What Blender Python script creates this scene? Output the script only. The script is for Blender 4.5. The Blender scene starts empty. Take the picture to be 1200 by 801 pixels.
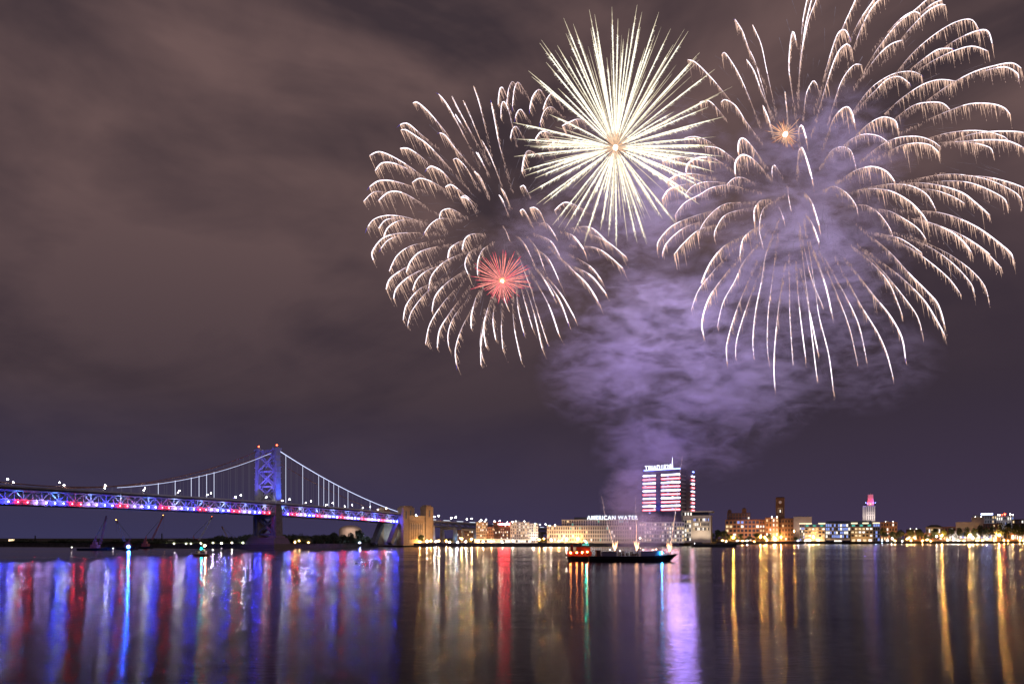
import bpy, math, random
from mathutils import Vector, Matrix
random.seed(7)
R = math.radians
S = bpy.context.scene
COL = S.collection

# ------------------------------------------------------------------ camera, sky, exposure
CAM_H, HZ, F = 12.0, 630.0, 800.0           # eye height (m), horizon row, focal length in photo pixels
cam = bpy.data.cameras.new('camera'); cam_o = bpy.data.objects.new('camera', cam); COL.objects.link(cam_o)
cam.lens = 24.0; cam.sensor_width = 36.0; cam.shift_y = (HZ - 400.5) / 1200.0
cam.clip_start = 0.5; cam.clip_end = 60000
cam_o.location = (0, 0, CAM_H); cam_o.rotation_euler = (R(90), 0, 0)
S.camera = cam_o
S.view_settings.view_transform = 'Standard'; S.view_settings.look = 'None'
S.view_settings.exposure = 0.0; S.view_settings.gamma = 1.0
cy = S.cycles
cy.max_bounces = 5; cy.diffuse_bounces = 2; cy.glossy_bounces = 3; cy.transmission_bounces = 2
cy.volume_bounces = 0; cy.transparent_max_bounces = 8
cy.sample_clamp_indirect = 4.0; cy.caustics_reflective = False; cy.caustics_refractive = False
cy.use_denoising = True; cy.use_adaptive_sampling = False
try: cy.use_light_tree = True
except Exception: pass
cy.volume_step_rate = 0.6; cy.volume_max_steps = 256

W = bpy.data.worlds.new('World'); S.world = W; W.use_nodes = True
nt = W.node_tree; nt.nodes.clear(); N = nt.nodes.new; L = nt.links.new
def wmath(op, a, b=None, clamp=False):
    n = N('ShaderNodeMath'); n.operation = op; n.use_clamp = clamp
    for i, v in enumerate((a, b)):
        if v is None: continue
        if hasattr(v, 'links'): L(v, n.inputs[i])
        else: n.inputs[i].default_value = v
    return n.outputs[0]
def wmix(f, a, b):
    n = N('ShaderNodeMix'); n.data_type = 'RGBA'
    if hasattr(f, 'links'): L(f, n.inputs[0])
    else: n.inputs[0].default_value = f
    for i, v in ((6, a), (7, b)):
        if hasattr(v, 'links'): L(v, n.inputs[i])
        else: n.inputs[i].default_value = (*v, 1)
    return n.outputs[2]
tc = N('ShaderNodeTexCoord'); sp = N('ShaderNodeSeparateXYZ'); L(tc.outputs['Generated'], sp.inputs[0])
mp = N('ShaderNodeMapping'); L(tc.outputs['Generated'], mp.inputs[0])
mp.inputs['Rotation'].default_value = (R(0), R(-22), R(12)); mp.inputs['Scale'].default_value = (1.0, 1.0, 2.1)
mp.inputs['Location'].default_value = (3.1, 1.3, 0.45)
n1 = N('ShaderNodeTexNoise'); L(mp.outputs[0], n1.inputs['Vector'])
n1.inputs['Scale'].default_value = 1.9; n1.inputs['Detail'].default_value = 5.0
n1.inputs['Roughness'].default_value = 0.55; n1.inputs['Distortion'].default_value = 0.7
n2 = N('ShaderNodeTexNoise'); L(mp.outputs[0], n2.inputs['Vector'])
n2.inputs['Scale'].default_value = 5.0; n2.inputs['Detail'].default_value = 6.0; n2.inputs['Distortion'].default_value = 0.4
cl = wmath('ADD', wmath('MULTIPLY', n1.outputs[0], 0.68), wmath('MULTIPLY', n2.outputs[0], 0.32))
cl = wmath('MULTIPLY', wmath('SUBTRACT', cl, 0.405), 5.4, True)                     # cloud brightness 0..1
el = sp.outputs[2]
low = wmath('SUBTRACT', 1.0, wmath('MULTIPLY', wmath('SUBTRACT', el, 0.0), 5.0, True), True)   # 1 at the horizon, 0 above
side = wmath('MULTIPLY', wmath('ADD', sp.outputs[0], 0.75), 0.75, True)            # 0 left, 1 right
brown = wmix(cl, (0.050, 0.034, 0.041), (0.150, 0.092, 0.089))
mauve = wmix(cl, (0.030, 0.021, 0.031), (0.064, 0.043, 0.052))
hi = wmath('MULTIPLY', wmath('SUBTRACT', el, 0.16), 3.4, True)                     # the cloud base is lit from the city
body = wmix(hi, mauve, brown)
body = wmix(wmath('MULTIPLY', side, wmath('SUBTRACT', 1.0, hi, True)), body, (0.040, 0.028, 0.043))
horiz = wmix(side, (0.040, 0.038, 0.100), (0.052, 0.036, 0.078))
skyc = wmix(wmath('POWER', low, 1.3), body, horiz)
nish = N('ShaderNodeTexSky'); nish.sky_type = 'NISHITA'; nish.sun_disc = False
nish.sun_elevation = R(-6); nish.sun_rotation = R(200)
add = N('ShaderNodeMix'); add.data_type = 'RGBA'; add.blend_type = 'ADD'; add.inputs[0].default_value = 0.02
L(skyc, add.inputs[6]); L(nish.outputs[0], add.inputs[7])
bg = N('ShaderNodeBackground'); L(add.outputs[2], bg.inputs[0]); bg.inputs[1].default_value = 1.0
W.cycles.sampling_method = 'NONE'
wo = N('ShaderNodeOutputWorld'); L(bg.outputs[0], wo.inputs[0])

# tuning values used further down
WAVE, ROUGH, TOWP, LAMPK, FIREK, SMOKE = 0.085, 0.136, 95000, 6.5, 1.1, 0.036

# ------------------------------------------------------------------ helpers
def P(px, py, D):
    return Vector(((px - 600.0) / F * D, D, CAM_H + (HZ - py) / F * D))
def ZZ(py, D): return CAM_H + (HZ - py) / F * D

def tag(o, label=None, cat=None, group=None, kind=None):
    if label: o['label'] = label
    if cat: o['category'] = cat
    if group: o['group'] = group
    if kind: o['kind'] = kind
    return o
def empty(name, loc=(0, 0, 0), rz=0.0, label=None, cat=None, group=None):
    o = bpy.data.objects.new(name, None); COL.objects.link(o)
    o.location = loc; o.rotation_euler = (0, 0, rz); o.empty_display_size = 1
    return tag(o, label, cat, group)

class MB:
    def __init__(s): s.v = []; s.f = []; s.m = []
    def quad(s, a, b, c, d, m=0):
        i = len(s.v); s.v += [a, b, c, d]; s.f.append((i, i+1, i+2, i+3)); s.m.append(m); return s
    def box(s, x0, x1, y0, y1, z0, z1, m=0):
        i = len(s.v)
        s.v += [(x, y, z) for z in (z0, z1) for (x, y) in ((x0, y0), (x1, y0), (x1, y1), (x0, y1))]
        for f in ((0, 3, 2, 1), (4, 5, 6, 7), (0, 1, 5, 4), (1, 2, 6, 5), (2, 3, 7, 6), (3, 0, 4, 7)):
            s.f.append(tuple(i + k for k in f)); s.m.append(m)
        return s
    def frustum(s, cx, cy, z0, z1, w0, d0, w1, d1, m=0):
        i = len(s.v)
        for z, w, d in ((z0, w0, d0), (z1, w1, d1)):
            s.v += [(cx-w/2, cy-d/2, z), (cx+w/2, cy-d/2, z), (cx+w/2, cy+d/2, z), (cx-w/2, cy+d/2, z)]
        for f in ((0, 3, 2, 1), (4, 5, 6, 7), (0, 1, 5, 4), (1, 2, 6, 5), (2, 3, 7, 6), (3, 0, 4, 7)):
            s.f.append(tuple(i + k for k in f)); s.m.append(m)
        return s
    def bar(s, a, b, w, h=None, m=0):                       # square bar from a to b
        a, b = Vector(a), Vector(b); d = b - a
        if d.length < 1e-6: return s
        d.normalize(); h = h or w
        u = d.cross(Vector((0, 0, 1)))
        if u.length < 1e-3: u = Vector((1, 0, 0))
        u.normalize(); t = u.cross(d); i = len(s.v)
        for p in (a, b):
            for (p1, q1) in ((-1, -1), (1, -1), (1, 1), (-1, 1)): s.v.append(tuple(p + u*(w/2*p1) + t*(h/2*q1)))
        for f in ((0, 3, 2, 1), (4, 5, 6, 7), (0, 1, 5, 4), (1, 2, 6, 5), (2, 3, 7, 6), (3, 0, 4, 7)):
            s.f.append(tuple(i + k for k in f)); s.m.append(m)
        return s
    def tube(s, pts, rad, n=6, m=0, mats=None):             # rad: number or list; n sides
        pts = [Vector(p) for p in pts]; k = len(pts)
        if not isinstance(rad, (list, tuple)): rad = [rad] * k
        i0 = len(s.v); ref = Vector((0.13, 1, 0.21)).normalized()
        for j, p in enumerate(pts):
            d = (pts[min(j+1, k-1)] - pts[max(j-1, 0)])
            if d.length < 1e-9: d = Vector((0, 0, 1))
            d.normalize(); u = d.cross(ref)
            if u.length < 1e-3: u = d.cross(Vector((1, 0, 0)))
            u.normalize(); w = d.cross(u)
            for a in range(n):
                t = 2*math.pi*a/n
                s.v.append(tuple(p + (u*math.cos(t) + w*math.sin(t))*rad[j]))
        for j in range(k-1):
            for a in range(n):
                b = (a+1) % n
                s.f.append((i0+j*n+a, i0+j*n+b, i0+(j+1)*n+b, i0+(j+1)*n+a)); s.m.append(mats[j] if mats else m)
        s.f.append(tuple(i0+a for a in reversed(range(n)))); s.m.append(mats[0] if mats else m)
        s.f.append(tuple(i0+(k-1)*n+a for a in range(n))); s.m.append(mats[-1] if mats else m)
        return s
    def spike(s, a, b, r, m=0):                              # thin spark: three-sided, tapering to b
        a, b = Vector(a), Vector(b); i = len(s.v)
        s.v += [tuple(a + Vector((r, 0, 0))), tuple(a + Vector((-r*.6, r*.8, 0))), tuple(a + Vector((-r*.6, -r*.8, 0))),
                tuple(b)]
        for f in ((0, 1, 3), (1, 2, 3), (2, 0, 3)): s.f.append(tuple(i+k for k in f)); s.m.append(m)
        return s
    def ball(s, c, r, m=0, rz=None, n=8, k=5):
        rz = rz or r; i = len(s.v); c = Vector(c)
        s.v.append((c.x, c.y, c.z - rz))
        for j in range(1, k):
            t = -math.pi/2 + math.pi*j/k
            for a in range(n):
                q = 2*math.pi*a/n
                s.v.append((c.x + r*math.cos(t)*math.cos(q), c.y + r*math.cos(t)*math.sin(q), c.z + rz*math.sin(t)))
        s.v.append((c.x, c.y, c.z + rz)); e = len(s.v)-1
        for a in range(n):
            b = (a+1) % n
            s.f.append((i, i+1+b, i+1+a)); s.m.append(m)
            s.f.append((e, e-n+a, e-n+b)); s.m.append(m)
            for j in range(k-2):
                q = i+1+j*n; s.f.append((q+a, q+b, q+n+b, q+n+a)); s.m.append(m)
        return s
    def build(s, name, mats, parent=None, smooth=False):
        me = bpy.data.meshes.new(name)
        me.from_pydata([tuple(v) for v in s.v], [], s.f)
        if not isinstance(mats, (list, tuple)): mats = [mats]
        for q in mats: me.materials.append(q)
        me.polygons.foreach_set('material_index', s.m)
        if smooth: me.polygons.foreach_set('use_smooth', [True]*len(s.f))
        me.update()
        o = bpy.data.objects.new(name, me); COL.objects.link(o)
        if parent: o.parent = parent
        return o

# ------------------------------------------------------------------ materials
MATS = {}
def mat(name, col, rough=0.8, var=0.18, scale=0.35, metal=0.0, bump=0.0):
    if name in MATS: return MATS[name]
    m = bpy.data.materials.new(name); m.use_nodes = True; t = m.node_tree; b = t.nodes['Principled BSDF']
    tc = t.nodes.new('ShaderNodeTexCoord'); nz = t.nodes.new('ShaderNodeTexNoise')
    nz.inputs['Scale'].default_value = scale; nz.inputs['Detail'].default_value = 5
    t.links.new(tc.outputs['Object'], nz.inputs['Vector'])
    cr = t.nodes.new('ShaderNodeValToRGB')
    cr.color_ramp.elements[0].position = 0.3; cr.color_ramp.elements[1].position = 0.7
    cr.color_ramp.elements[0].color = (*[c*(1-var) for c in col], 1)
    cr.color_ramp.elements[1].color = (*[min(1, c*(1+var)) for c in col], 1)
    t.links.new(nz.outputs[0], cr.inputs[0]); t.links.new(cr.outputs[0], b.inputs['Base Color'])
    b.inputs['Roughness'].default_value = rough; b.inputs['Metallic'].default_value = metal
    MATS[name] = m; return m
def brick(name, c1, c2, mortar, scale=1.0):
    if name in MATS: return MATS[name]
    m = bpy.data.materials.new(name); m.use_nodes = True; t = m.node_tree; b = t.nodes['Principled BSDF']
    tc = t.nodes.new('ShaderNodeTexCoord'); mp = t.nodes.new('ShaderNodeMapping'); mp.inputs['Rotation'].default_value = (R(90), 0, 0)
    br = t.nodes.new('ShaderNodeTexBrick'); br.inputs['Scale'].default_value = scale
    br.inputs['Color1'].default_value = (*c1, 1); br.inputs['Color2'].default_value = (*c2, 1); br.inputs['Mortar'].default_value = (*mortar, 1)
    t.links.new(tc.outputs['Object'], mp.inputs[0]); t.links.new(mp.outputs[0], br.inputs['Vector'])
    t.links.new(br.outputs[0], b.inputs['Base Color']); b.inputs['Roughness'].default_value = 0.9
    MATS[name] = m; return m
def emit(name, col, strength, sampled=True, flick=0.0):
    if name in MATS: return MATS[name]
    m = bpy.data.materials.new(name); m.use_nodes = True; t = m.node_tree; t.nodes.clear()
    e = t.nodes.new('ShaderNodeEmission'); e.inputs[0].default_value = (*col, 1); e.inputs[1].default_value = strength
    o = t.nodes.new('ShaderNodeOutputMaterial'); t.links.new(e.outputs[0], o.inputs[0])
    if flick:
        tc = t.nodes.new('ShaderNodeTexCoord'); nz = t.nodes.new('ShaderNodeTexNoise'); nz.inputs['Scale'].default_value = 0.5
        t.links.new(tc.outputs['Object'], nz.inputs['Vector'])
        a = t.nodes.new('ShaderNodeMapRange'); a.inputs[1].default_value = 0.3; a.inputs[2].default_value = 0.7
        a.inputs[3].default_value = strength*(1-flick); a.inputs[4].default_value = strength*(1+flick)
        t.links.new(nz.outputs[0], a.inputs[0]); t.links.new(a.outputs[0], e.inputs[1])
    try: m.cycles.emission_sampling = 'FRONT' if sampled else 'NONE'
    except Exception: pass
    MATS[name] = m; return m
def hexc(r, g, b): return tuple(((c/255+0.055)/1.055)**2.4 if c > 10 else c/255/12.92 for c in (r, g, b))
# ------------------------------------------------------------------ the fireworks: every streak of sparks with its own distance
LA, LB, LC, LD = (420, 80, 5.0), (420, 230, 4.006), (560, 80, 4.45), (560, 250, 4.437)
LEFT = [
 (LA, "470,152 530,230 645,445|548,165 590,250 690,430|613,188 660,290 720,440|675,105 710,210 750,380|320,205 345,200 410,255 500,360 530,400|475,378 510,395 560,460 640,550|245,330 290,325 370,390 410,420|248,362 280,362 340,400 420,460 550,600|245,470 290,470 350,505 405,550|65,512 130,490 250,545 390,640|98,600 140,555 220,560 330,610|65,695 120,660 200,660 310,690|30,780 90,725 160,725|118,775 180,725 260,730 370,790|400,590 430,575 490,605 550,670|315,670 360,645 430,665 510,710|555,535 580,530 630,580 680,660|690,492 715,530 750,600|510,695 540,682 580,705 620,740|568,270 590,305 620,350|680,605 710,640 750,720|600,760 625,745 680,790"),
 (LB, "40,150 70,110 130,90 210,95 300,120|95,150 130,110 200,100|118,190 140,145 190,115 250,110|70,300 65,260 110,200 180,175 290,170|105,245 140,205 200,180|145,350 180,280 240,235 320,215|225,355 245,305 290,260 370,235|130,435 150,385 220,335 250,325|165,480 180,430 240,375 330,330|255,440 275,390 320,350 380,325|310,170 340,130 380,105 440,105|380,105 390,70 430,58 480,80|420,290 430,245 470,215 490,210|487,250 500,200 530,178 570,175|515,365 500,320 515,270 550,245|560,370 560,310 580,255 610,230|330,430 345,370 400,310 480,270|210,580 225,510 280,440 340,410|230,610 250,540 310,460 360,420|345,540 360,470 410,410 480,360|315,690 335,600 390,510 450,440|370,710 380,630 420,560 470,490|425,710 420,650 440,580 480,520|460,790 455,720 480,630 530,530|530,620 530,560 550,480 565,450|575,790 575,700 590,600 620,510|480,5 510,10 545,50"),
 (LC, "70,180 90,280 110,390 140,500|105,190 112,120 125,98 148,140 155,170|150,190 160,110 180,68 200,90|180,200 190,110 210,72 245,120|120,260 122,200 135,172 160,220 185,330|270,215 285,150 320,110 350,150|340,215 360,160 390,130 420,170|195,260 205,230 225,215 260,260|325,285 345,225 380,200 415,225|170,365 180,320 200,303 225,340|20,375 70,470 120,600|0,440 20,480 45,530|230,540 240,470 260,430 295,440|300,370 325,335 355,330 390,350|0,550 25,590 48,650|220,620 240,612 265,655|120,625 145,660 160,710|110,660 130,690 150,745|220,745 235,735 260,770 275,800|270,730 295,725 325,750 345,800|400,740 450,700 500,710 560,740|440,300 480,280 520,265 560,275|365,410 400,385 450,378"),
 (LD, "162,135 150,100 135,70|278,230 250,170 215,125|340,275 310,190 275,140|420,345 370,240 320,195|405,120 360,55 330,50|425,220 380,145 320,115|550,185 500,120 460,100|670,145 590,75 520,70|770,225 670,145 570,100|755,285 640,190 555,170|625,455 570,370 500,300 430,230|645,350 590,280 520,235|665,415 590,325 510,280|395,430 350,350 310,290|470,570 430,460 380,380 355,345|505,545 440,430 370,340|420,625 370,480 305,360|275,390 245,310 215,230|285,600 250,480 225,390|335,705 295,530 255,400|360,670 310,510 275,390|238,620 210,500 200,400|225,765 190,600 180,470|130,710 122,600 125,510|92,655 78,560 85,480|42,690 30,580 65,450|25,755 12,670 25,560|155,490 135,430 130,350"),
]
RE, RF, RG, RH, RI, RJ, RK = (800, 0, 5.005), (1000, 0, 5.005), (1000, 140, 5.005), (760, 140, 5.005), (780, 280, 4.45), (960, 280, 4.45), (900, 120, 5.72)
RIGHT = [
 (RE, "307,115 350,185 385,280 440,400|385,280 430,380 500,620|375,350 420,420 460,530 510,640|410,145 460,260 490,400 530,580|230,320 250,312 310,400 360,500 425,660|30,350 80,370 180,470 280,590|665,240 645,185 628,300 625,420 650,600|738,-40 705,120 695,250|760,-20 720,150 700,300 680,480|800,-50 775,20 740,110 715,220 690,350 680,530|980,220 950,175 910,200 870,310 820,480|990,280 960,260 910,310 860,440 800,640|1050,380 1000,385 930,480 870,660|790,500 765,475 725,550 710,660|600,540 610,640 615,700|470,620 500,690 530,780|225,600 250,585 310,620 370,710 430,790|100,600 160,595 240,680|1040,-60 1000,30 940,160 900,260"),
 (RF, "150,-60 120,0 50,100 0,190|200,-60 150,0 100,60 40,180 0,290|470,-25 430,0 360,60 250,150 140,290 60,420|540,30 500,30 430,70 340,160 280,230|290,235 220,260 150,320 80,410|390,80 350,70 280,110 200,190|735,170 690,115 600,130 480,200 350,310 240,440|815,260 790,185 730,180 620,225 530,280|580,285 500,290 420,340 330,410|790,300 700,272 600,295 480,350 380,410|400,440 330,418 220,440 100,520 0,650|330,490 270,450 200,465 130,530 40,620|600,475 500,468 400,500 280,580 180,670|985,400 930,370 830,385 700,425 560,500 430,590|970,460 960,430 900,395 830,400 740,425|565,640 520,605 440,600 350,620 250,690|920,670 880,630 800,608 680,610 560,650 440,700|520,0 470,20 400,70"),
 (RG, "510,160 460,125 380,100 270,105 180,140 100,195|500,190 450,150 380,138 290,150 200,190|910,125 880,100 790,72 680,65 550,80 440,110|1010,78 940,70 820,70 700,85 590,120|1000,165 900,125 760,120 640,128 510,135|820,200 800,165 720,140 620,128|985,520 980,460 920,410 780,350 620,322 500,325 380,345|1000,400 920,370 800,340 650,325|905,500 880,460 790,410 680,370 560,360 430,370|485,530 430,440 340,390 230,378 130,390|800,560 720,490 640,430 520,390 400,372 300,375|435,600 400,550 330,480 220,420 100,405 20,415|650,490 580,450 480,415 380,405|230,680 210,630 150,550 80,505 20,500|425,700 380,640 310,590 220,540 150,525|940,820 920,780 850,720 740,640 620,580 500,545 400,535|695,780 640,710 560,650 450,605 340,580|800,790 720,730 620,670 500,620|400,780 280,700 160,670"),
 (RH, "210,110 270,100 340,120 400,160|330,158 400,165 460,200 520,250|220,310 230,260 290,225 370,225 440,260|80,245 150,220 240,225|525,190 530,130 555,110 600,150 660,230|508,320 510,250 550,207 610,230 680,300|725,330 725,285 740,268 775,320|925,110 900,35 880,60 880,100|960,350 930,240 900,165 880,190 875,260|835,530 822,460 815,400|1000,620 960,490 925,440|460,380 500,345 550,340 600,360|80,465 120,410 190,385 260,375|110,360 170,325 250,318 340,330|215,440 260,390 340,365 450,370|155,560 210,490 300,440 370,400 460,385 550,400|50,760 60,710 130,630 230,580 370,535|80,790 110,720 200,640 300,600|150,790 210,720 290,650 380,620|290,680 320,610 380,540 450,495 540,485|385,690 395,640 450,560 560,525|620,600 620,530 650,480 690,470|670,740 650,640 670,530 730,480|535,800 550,710 590,660 640,630|795,590 770,520|1000,720 965,620 935,570"),
 (RI, "185,230 230,130 290,50 350,10|135,365 170,270 230,190 300,110|200,510 190,430 230,300 330,160|270,455 300,330 360,220 400,130 460,50|320,640 320,540 370,370 430,220|365,620 370,530 410,390 460,250|460,610 455,520 470,370 500,220 520,90 550,0|540,650 530,550 535,380 555,220 570,100|570,780 565,640 580,430 605,240|665,660 648,400 645,200|730,620 700,380 685,220|790,730 765,520 740,300 710,60|820,350 760,200 715,10|875,790 850,600 800,400 780,260 740,10|870,400 830,230 780,90|795,590 760,420 725,250"),
 (RJ, "70,410 40,250 0,130|200,650 160,470 110,330 45,170|245,620 210,460 160,340 80,190|385,720 350,590 300,480 220,350 140,200|450,625 430,510 370,400 290,300 205,190|435,400 370,240 300,150 225,80|540,500 510,400 440,300 360,200 270,100|655,500 600,400 540,310 440,210 340,130|655,450 620,340 560,270 470,180 380,80 290,0|740,290 680,210 590,130 480,50 380,0|810,290 790,230 700,130 590,50 480,0|885,320 860,240 790,160 680,80 560,20|950,150 840,40 760,0"),
 (RK, "580,140 560,60 520,30 450,90 410,180|870,170 850,120 770,98 680,140 590,220|810,270 740,225 650,213 570,240 505,290|590,440 560,330 500,298 430,320 375,395|850,530 790,460 700,430 600,450 520,495|600,740 590,690 530,610 450,562 400,575"),
]
def parse(groups):
    out = []
    for (ox, oy, s), txt in groups:
        for tr in txt.split('|'):
            pts = [tuple(float(q) for q in p.split(',')) for p in tr.split()]
            out.append([(ox + u/s, oy + v/s) for u, v in pts][::-1])      # start -> tip
    return out
def crom(pts, step=2.2):                                    # Catmull-Rom through the points, even steps
    q = [pts[0]] + pts + [pts[-1]]; dense = []
    for i in range(1, len(q)-2):
        for k in range(16):
            t = k/16; a, b, c, d = q[i-1], q[i], q[i+1], q[i+2]
            dense.append(tuple(0.5*((2*b[j]) + (-a[j]+c[j])*t + (2*a[j]-5*b[j]+4*c[j]-d[j])*t*t + (-a[j]+3*b[j]-3*c[j]+d[j])*t**3) for j in (0, 1)))
    dense.append(pts[-1]); out = [dense[0]]; acc = 0
    for a, b in zip(dense, dense[1:]):
        acc += math.dist(a, b)
        if acc >= step: out.append(b); acc = 0
    if out[-1] != dense[-1]: out.append(dense[-1])
    return out
# ------------------------------------------------------------------ the setting: water, banks
wm = bpy.data.materials.new('river water'); wm.use_nodes = True; t = wm.node_tree; t.nodes.clear()
b = t.nodes.new('ShaderNodeBsdfAnisotropic'); b.distribution = 'BECKMANN'; b.inputs['Color'].default_value = (1, 1, 1, 1)
b.inputs['Anisotropy'].default_value = 0.5
cv = t.nodes.new('ShaderNodeCombineXYZ'); cv.inputs[0].default_value = 1.0; t.links.new(cv.outputs[0], b.inputs['Tangent'])
df = t.nodes.new('ShaderNodeBsdfDiffuse'); df.inputs[0].default_value = (0.006, 0.005, 0.006, 1)
fr_ = t.nodes.new('ShaderNodeFresnel'); fr_.inputs['IOR'].default_value = 1.14
mx_ = t.nodes.new('ShaderNodeMixShader'); wo_ = t.nodes.new('ShaderNodeOutputMaterial')
t.links.new(fr_.outputs[0], mx_.inputs[0]); t.links.new(df.outputs[0], mx_.inputs[1]); t.links.new(b.outputs[0], mx_.inputs[2]); t.links.new(mx_.outputs[0], wo_.inputs[0])
tcn = t.nodes.new('ShaderNodeTexCoord')
def tn(vec, sc, det, mapsc, rough=0.5):
    m_ = t.nodes.new('ShaderNodeMapping'); m_.inputs['Scale'].default_value = mapsc; t.links.new(vec, m_.inputs[0])
    n_ = t.nodes.new('ShaderNodeTexNoise'); n_.inputs['Scale'].default_value = sc; n_.inputs['Detail'].default_value = det
    n_.inputs['Roughness'].default_value = rough; t.links.new(m_.outputs[0], n_.inputs['Vector']); return n_.outputs[0]
def tm(op, a, b_, clamp=False):
    n_ = t.nodes.new('ShaderNodeMath'); n_.operation = op; n_.use_clamp = clamp
    for i_, v_ in enumerate((a, b_)):
        if hasattr(v_, 'links'): t.links.new(v_, n_.inputs[i_])
        else: n_.inputs[i_].default_value = v_
    return n_.outputs[0]
ob = tcn.outputs['Object']
rip = tn(ob, 1.0, 3, (0.33, 1.7, 1), .55); swell = tn(ob, 1.0, 2, (0.035, 0.19, 1)); calm = tn(ob, 1.0, 2, (0.0022, 0.022, 1))
calm2 = tm('MULTIPLY', tm('SUBTRACT', calm, 0.38), 4.5, True)      # slicks and rougher lanes lie across the river
h = tm('ADD', tm('MULTIPLY', rip, tm('ADD', tm('MULTIPLY', calm2, 0.6), 0.5)), tm('MULTIPLY', swell, 1.1))
bp = t.nodes.new('ShaderNodeBump'); bp.inputs['Strength'].default_value = 1.0; bp.inputs['Distance'].default_value = WAVE
t.links.new(h, bp.inputs['Height']); t.links.new(bp.outputs[0], b.inputs['Normal'])
t.links.new(tm('ADD', tm('MULTIPLY', calm2, 0.035), ROUGH), b.inputs['Roughness'])
wb = MB()
wb.quad((-9000, -300, 0), (9000, -300, 0), (9000, 14000, 0), (-9000, 14000, 0))
tag(wb.build('water', wm), kind='structure')

SHORE = [(-260, 640.0), (0, 640.0), (110, 640.4), (200, 641.3), (300, 642.2), (335, 642.6), (395, 641.3), (430, 640.2), (640, 640.0), (790, 639.3), (835, 637.8), (900, 637.0), (1200, 636.3), (1420, 636.0)]
def shoreD(px):
    for (a, ya), (c, yc) in zip(SHORE, SHORE[1:]):
        if a <= px <= c:
            y = ya + (yc-ya)*(px-a)/(c-a); return CAM_H*F/(y-HZ)
    return CAM_H*F/10
LAND = 4.6
m_grass = mat('dark ground', (0.05, 0.055, 0.035), 0.95, 0.4, 0.05)
m_conc = mat('concrete', (0.30, 0.28, 0.26), 0.85, 0.2, 0.2)
m_wallst = mat('seawall stone', (0.06, 0.055, 0.05), 0.9, 0.35, 0.3)
g = MB(); wl = MB(); pr = MB()
xs = list(range(-260, 1421, 20))
prev = None
for px in xs:
    D = shoreD(px); x = (px-600)/F*D
    cur = (x, D, (px-600)/F)
    if prev:
        (xa, Da, ka), (xb, Db, kb) = prev, cur
        g.quad((xa, Da, LAND), (xb, Db, LAND), (kb*16000, 16000, LAND), (ka*16000, 16000, LAND))
        wl.quad((xa, Da, -1), (xb, Db, -1), (xb, Db, LAND), (xa, Da, LAND))
        wl.quad((xa, Da-.6, LAND-.3), (xb, Db-.6, LAND-.3), (xb, Db-.6, LAND+.5), (xa, Da-.6, LAND+.5))
        wl.quad((xa, Da-.6, LAND+.5), (xb, Db-.6, LAND+.5), (xb, Db+.2, LAND+.5), (xa, Da+.2, LAND+.5))
        wl.quad((xa, Da-.6, LAND-.3), (xa, Da, LAND-.3), (xb, Db, LAND-.3), (xb, Db-.6, LAND-.3))
        if px > 440:
            pr.quad((xa, Da+2, LAND+.02), (xb, Db+2, LAND+.02), (xb, Db+13, LAND+.02), (xa, Da+13, LAND+.02))
    if px > 420:
        for q in range(0, 20, 5):
            D2 = shoreD(px+q); wl.box((px+q-600)/F*D2-.5, (px+q-600)/F*D2+.5, D2-1.1, D2-.61, -1, LAND-.1)
    prev = cur
tag(g.build('ground', m_grass), kind='structure')
tag(wl.build('river_bank', m_wallst), kind='structure')
tag(pr.build('promenade', m_conc), kind='structure')
# ------------------------------------------------------------------ the suspension bridge
m_steel = mat('painted bridge steel', (0.30, 0.31, 0.36), 0.55, 0.15, 0.3, 0.0)
m_tower = mat('tower steel', (0.27, 0.27, 0.31), 0.6, 0.12, 0.3)
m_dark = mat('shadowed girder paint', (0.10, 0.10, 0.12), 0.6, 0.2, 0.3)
m_cable = mat('cable wrap', (0.20, 0.09, 0.07), 0.6, 0.2, 0.3)
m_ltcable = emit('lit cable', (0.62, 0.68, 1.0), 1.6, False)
m_glowhang = emit('glow-painted hanger', (0.70, 0.74, 1.0), 1.1, False)  # emission stands in for floodlight on the brighter hanger ropes
m_dimhang = emit('faintly glow-painted hanger', (0.55, 0.5, 0.7), 0.16, False)  # weak emission stands in for faint light on the other hangers
m_granite = brick('granite blocks', (0.12, 0.085, 0.07), (0.09, 0.065, 0.055), (0.05, 0.04, 0.04), 0.35)
m_lowleg = mat('dark lower steel', (0.10, 0.085, 0.085), 0.7, 0.3, 0.3)  # darker than the leg steel above the deck
m_asph = mat('asphalt', (0.05, 0.05, 0.055), 0.9, 0.2, 0.5)
LW = (1.0, 0.93, 0.80)
m_bulbw = emit('deck lamp glow', LW, 320)
m_red = emit('red deck light', (1.0, 0.02, 0.03), 240); m_blue = emit('blue deck light', (0.035, 0.045, 1.0), 1100)
m_pink = emit('violet deck light', (0.55, 0.35, 1.0), 300); m_beacon = emit('red beacon', (1.0, 0.05, 0.02), 25)
m_pole = mat('lamp pole', (0.12, 0.12, 0.12), 0.5, 0.1)

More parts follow.
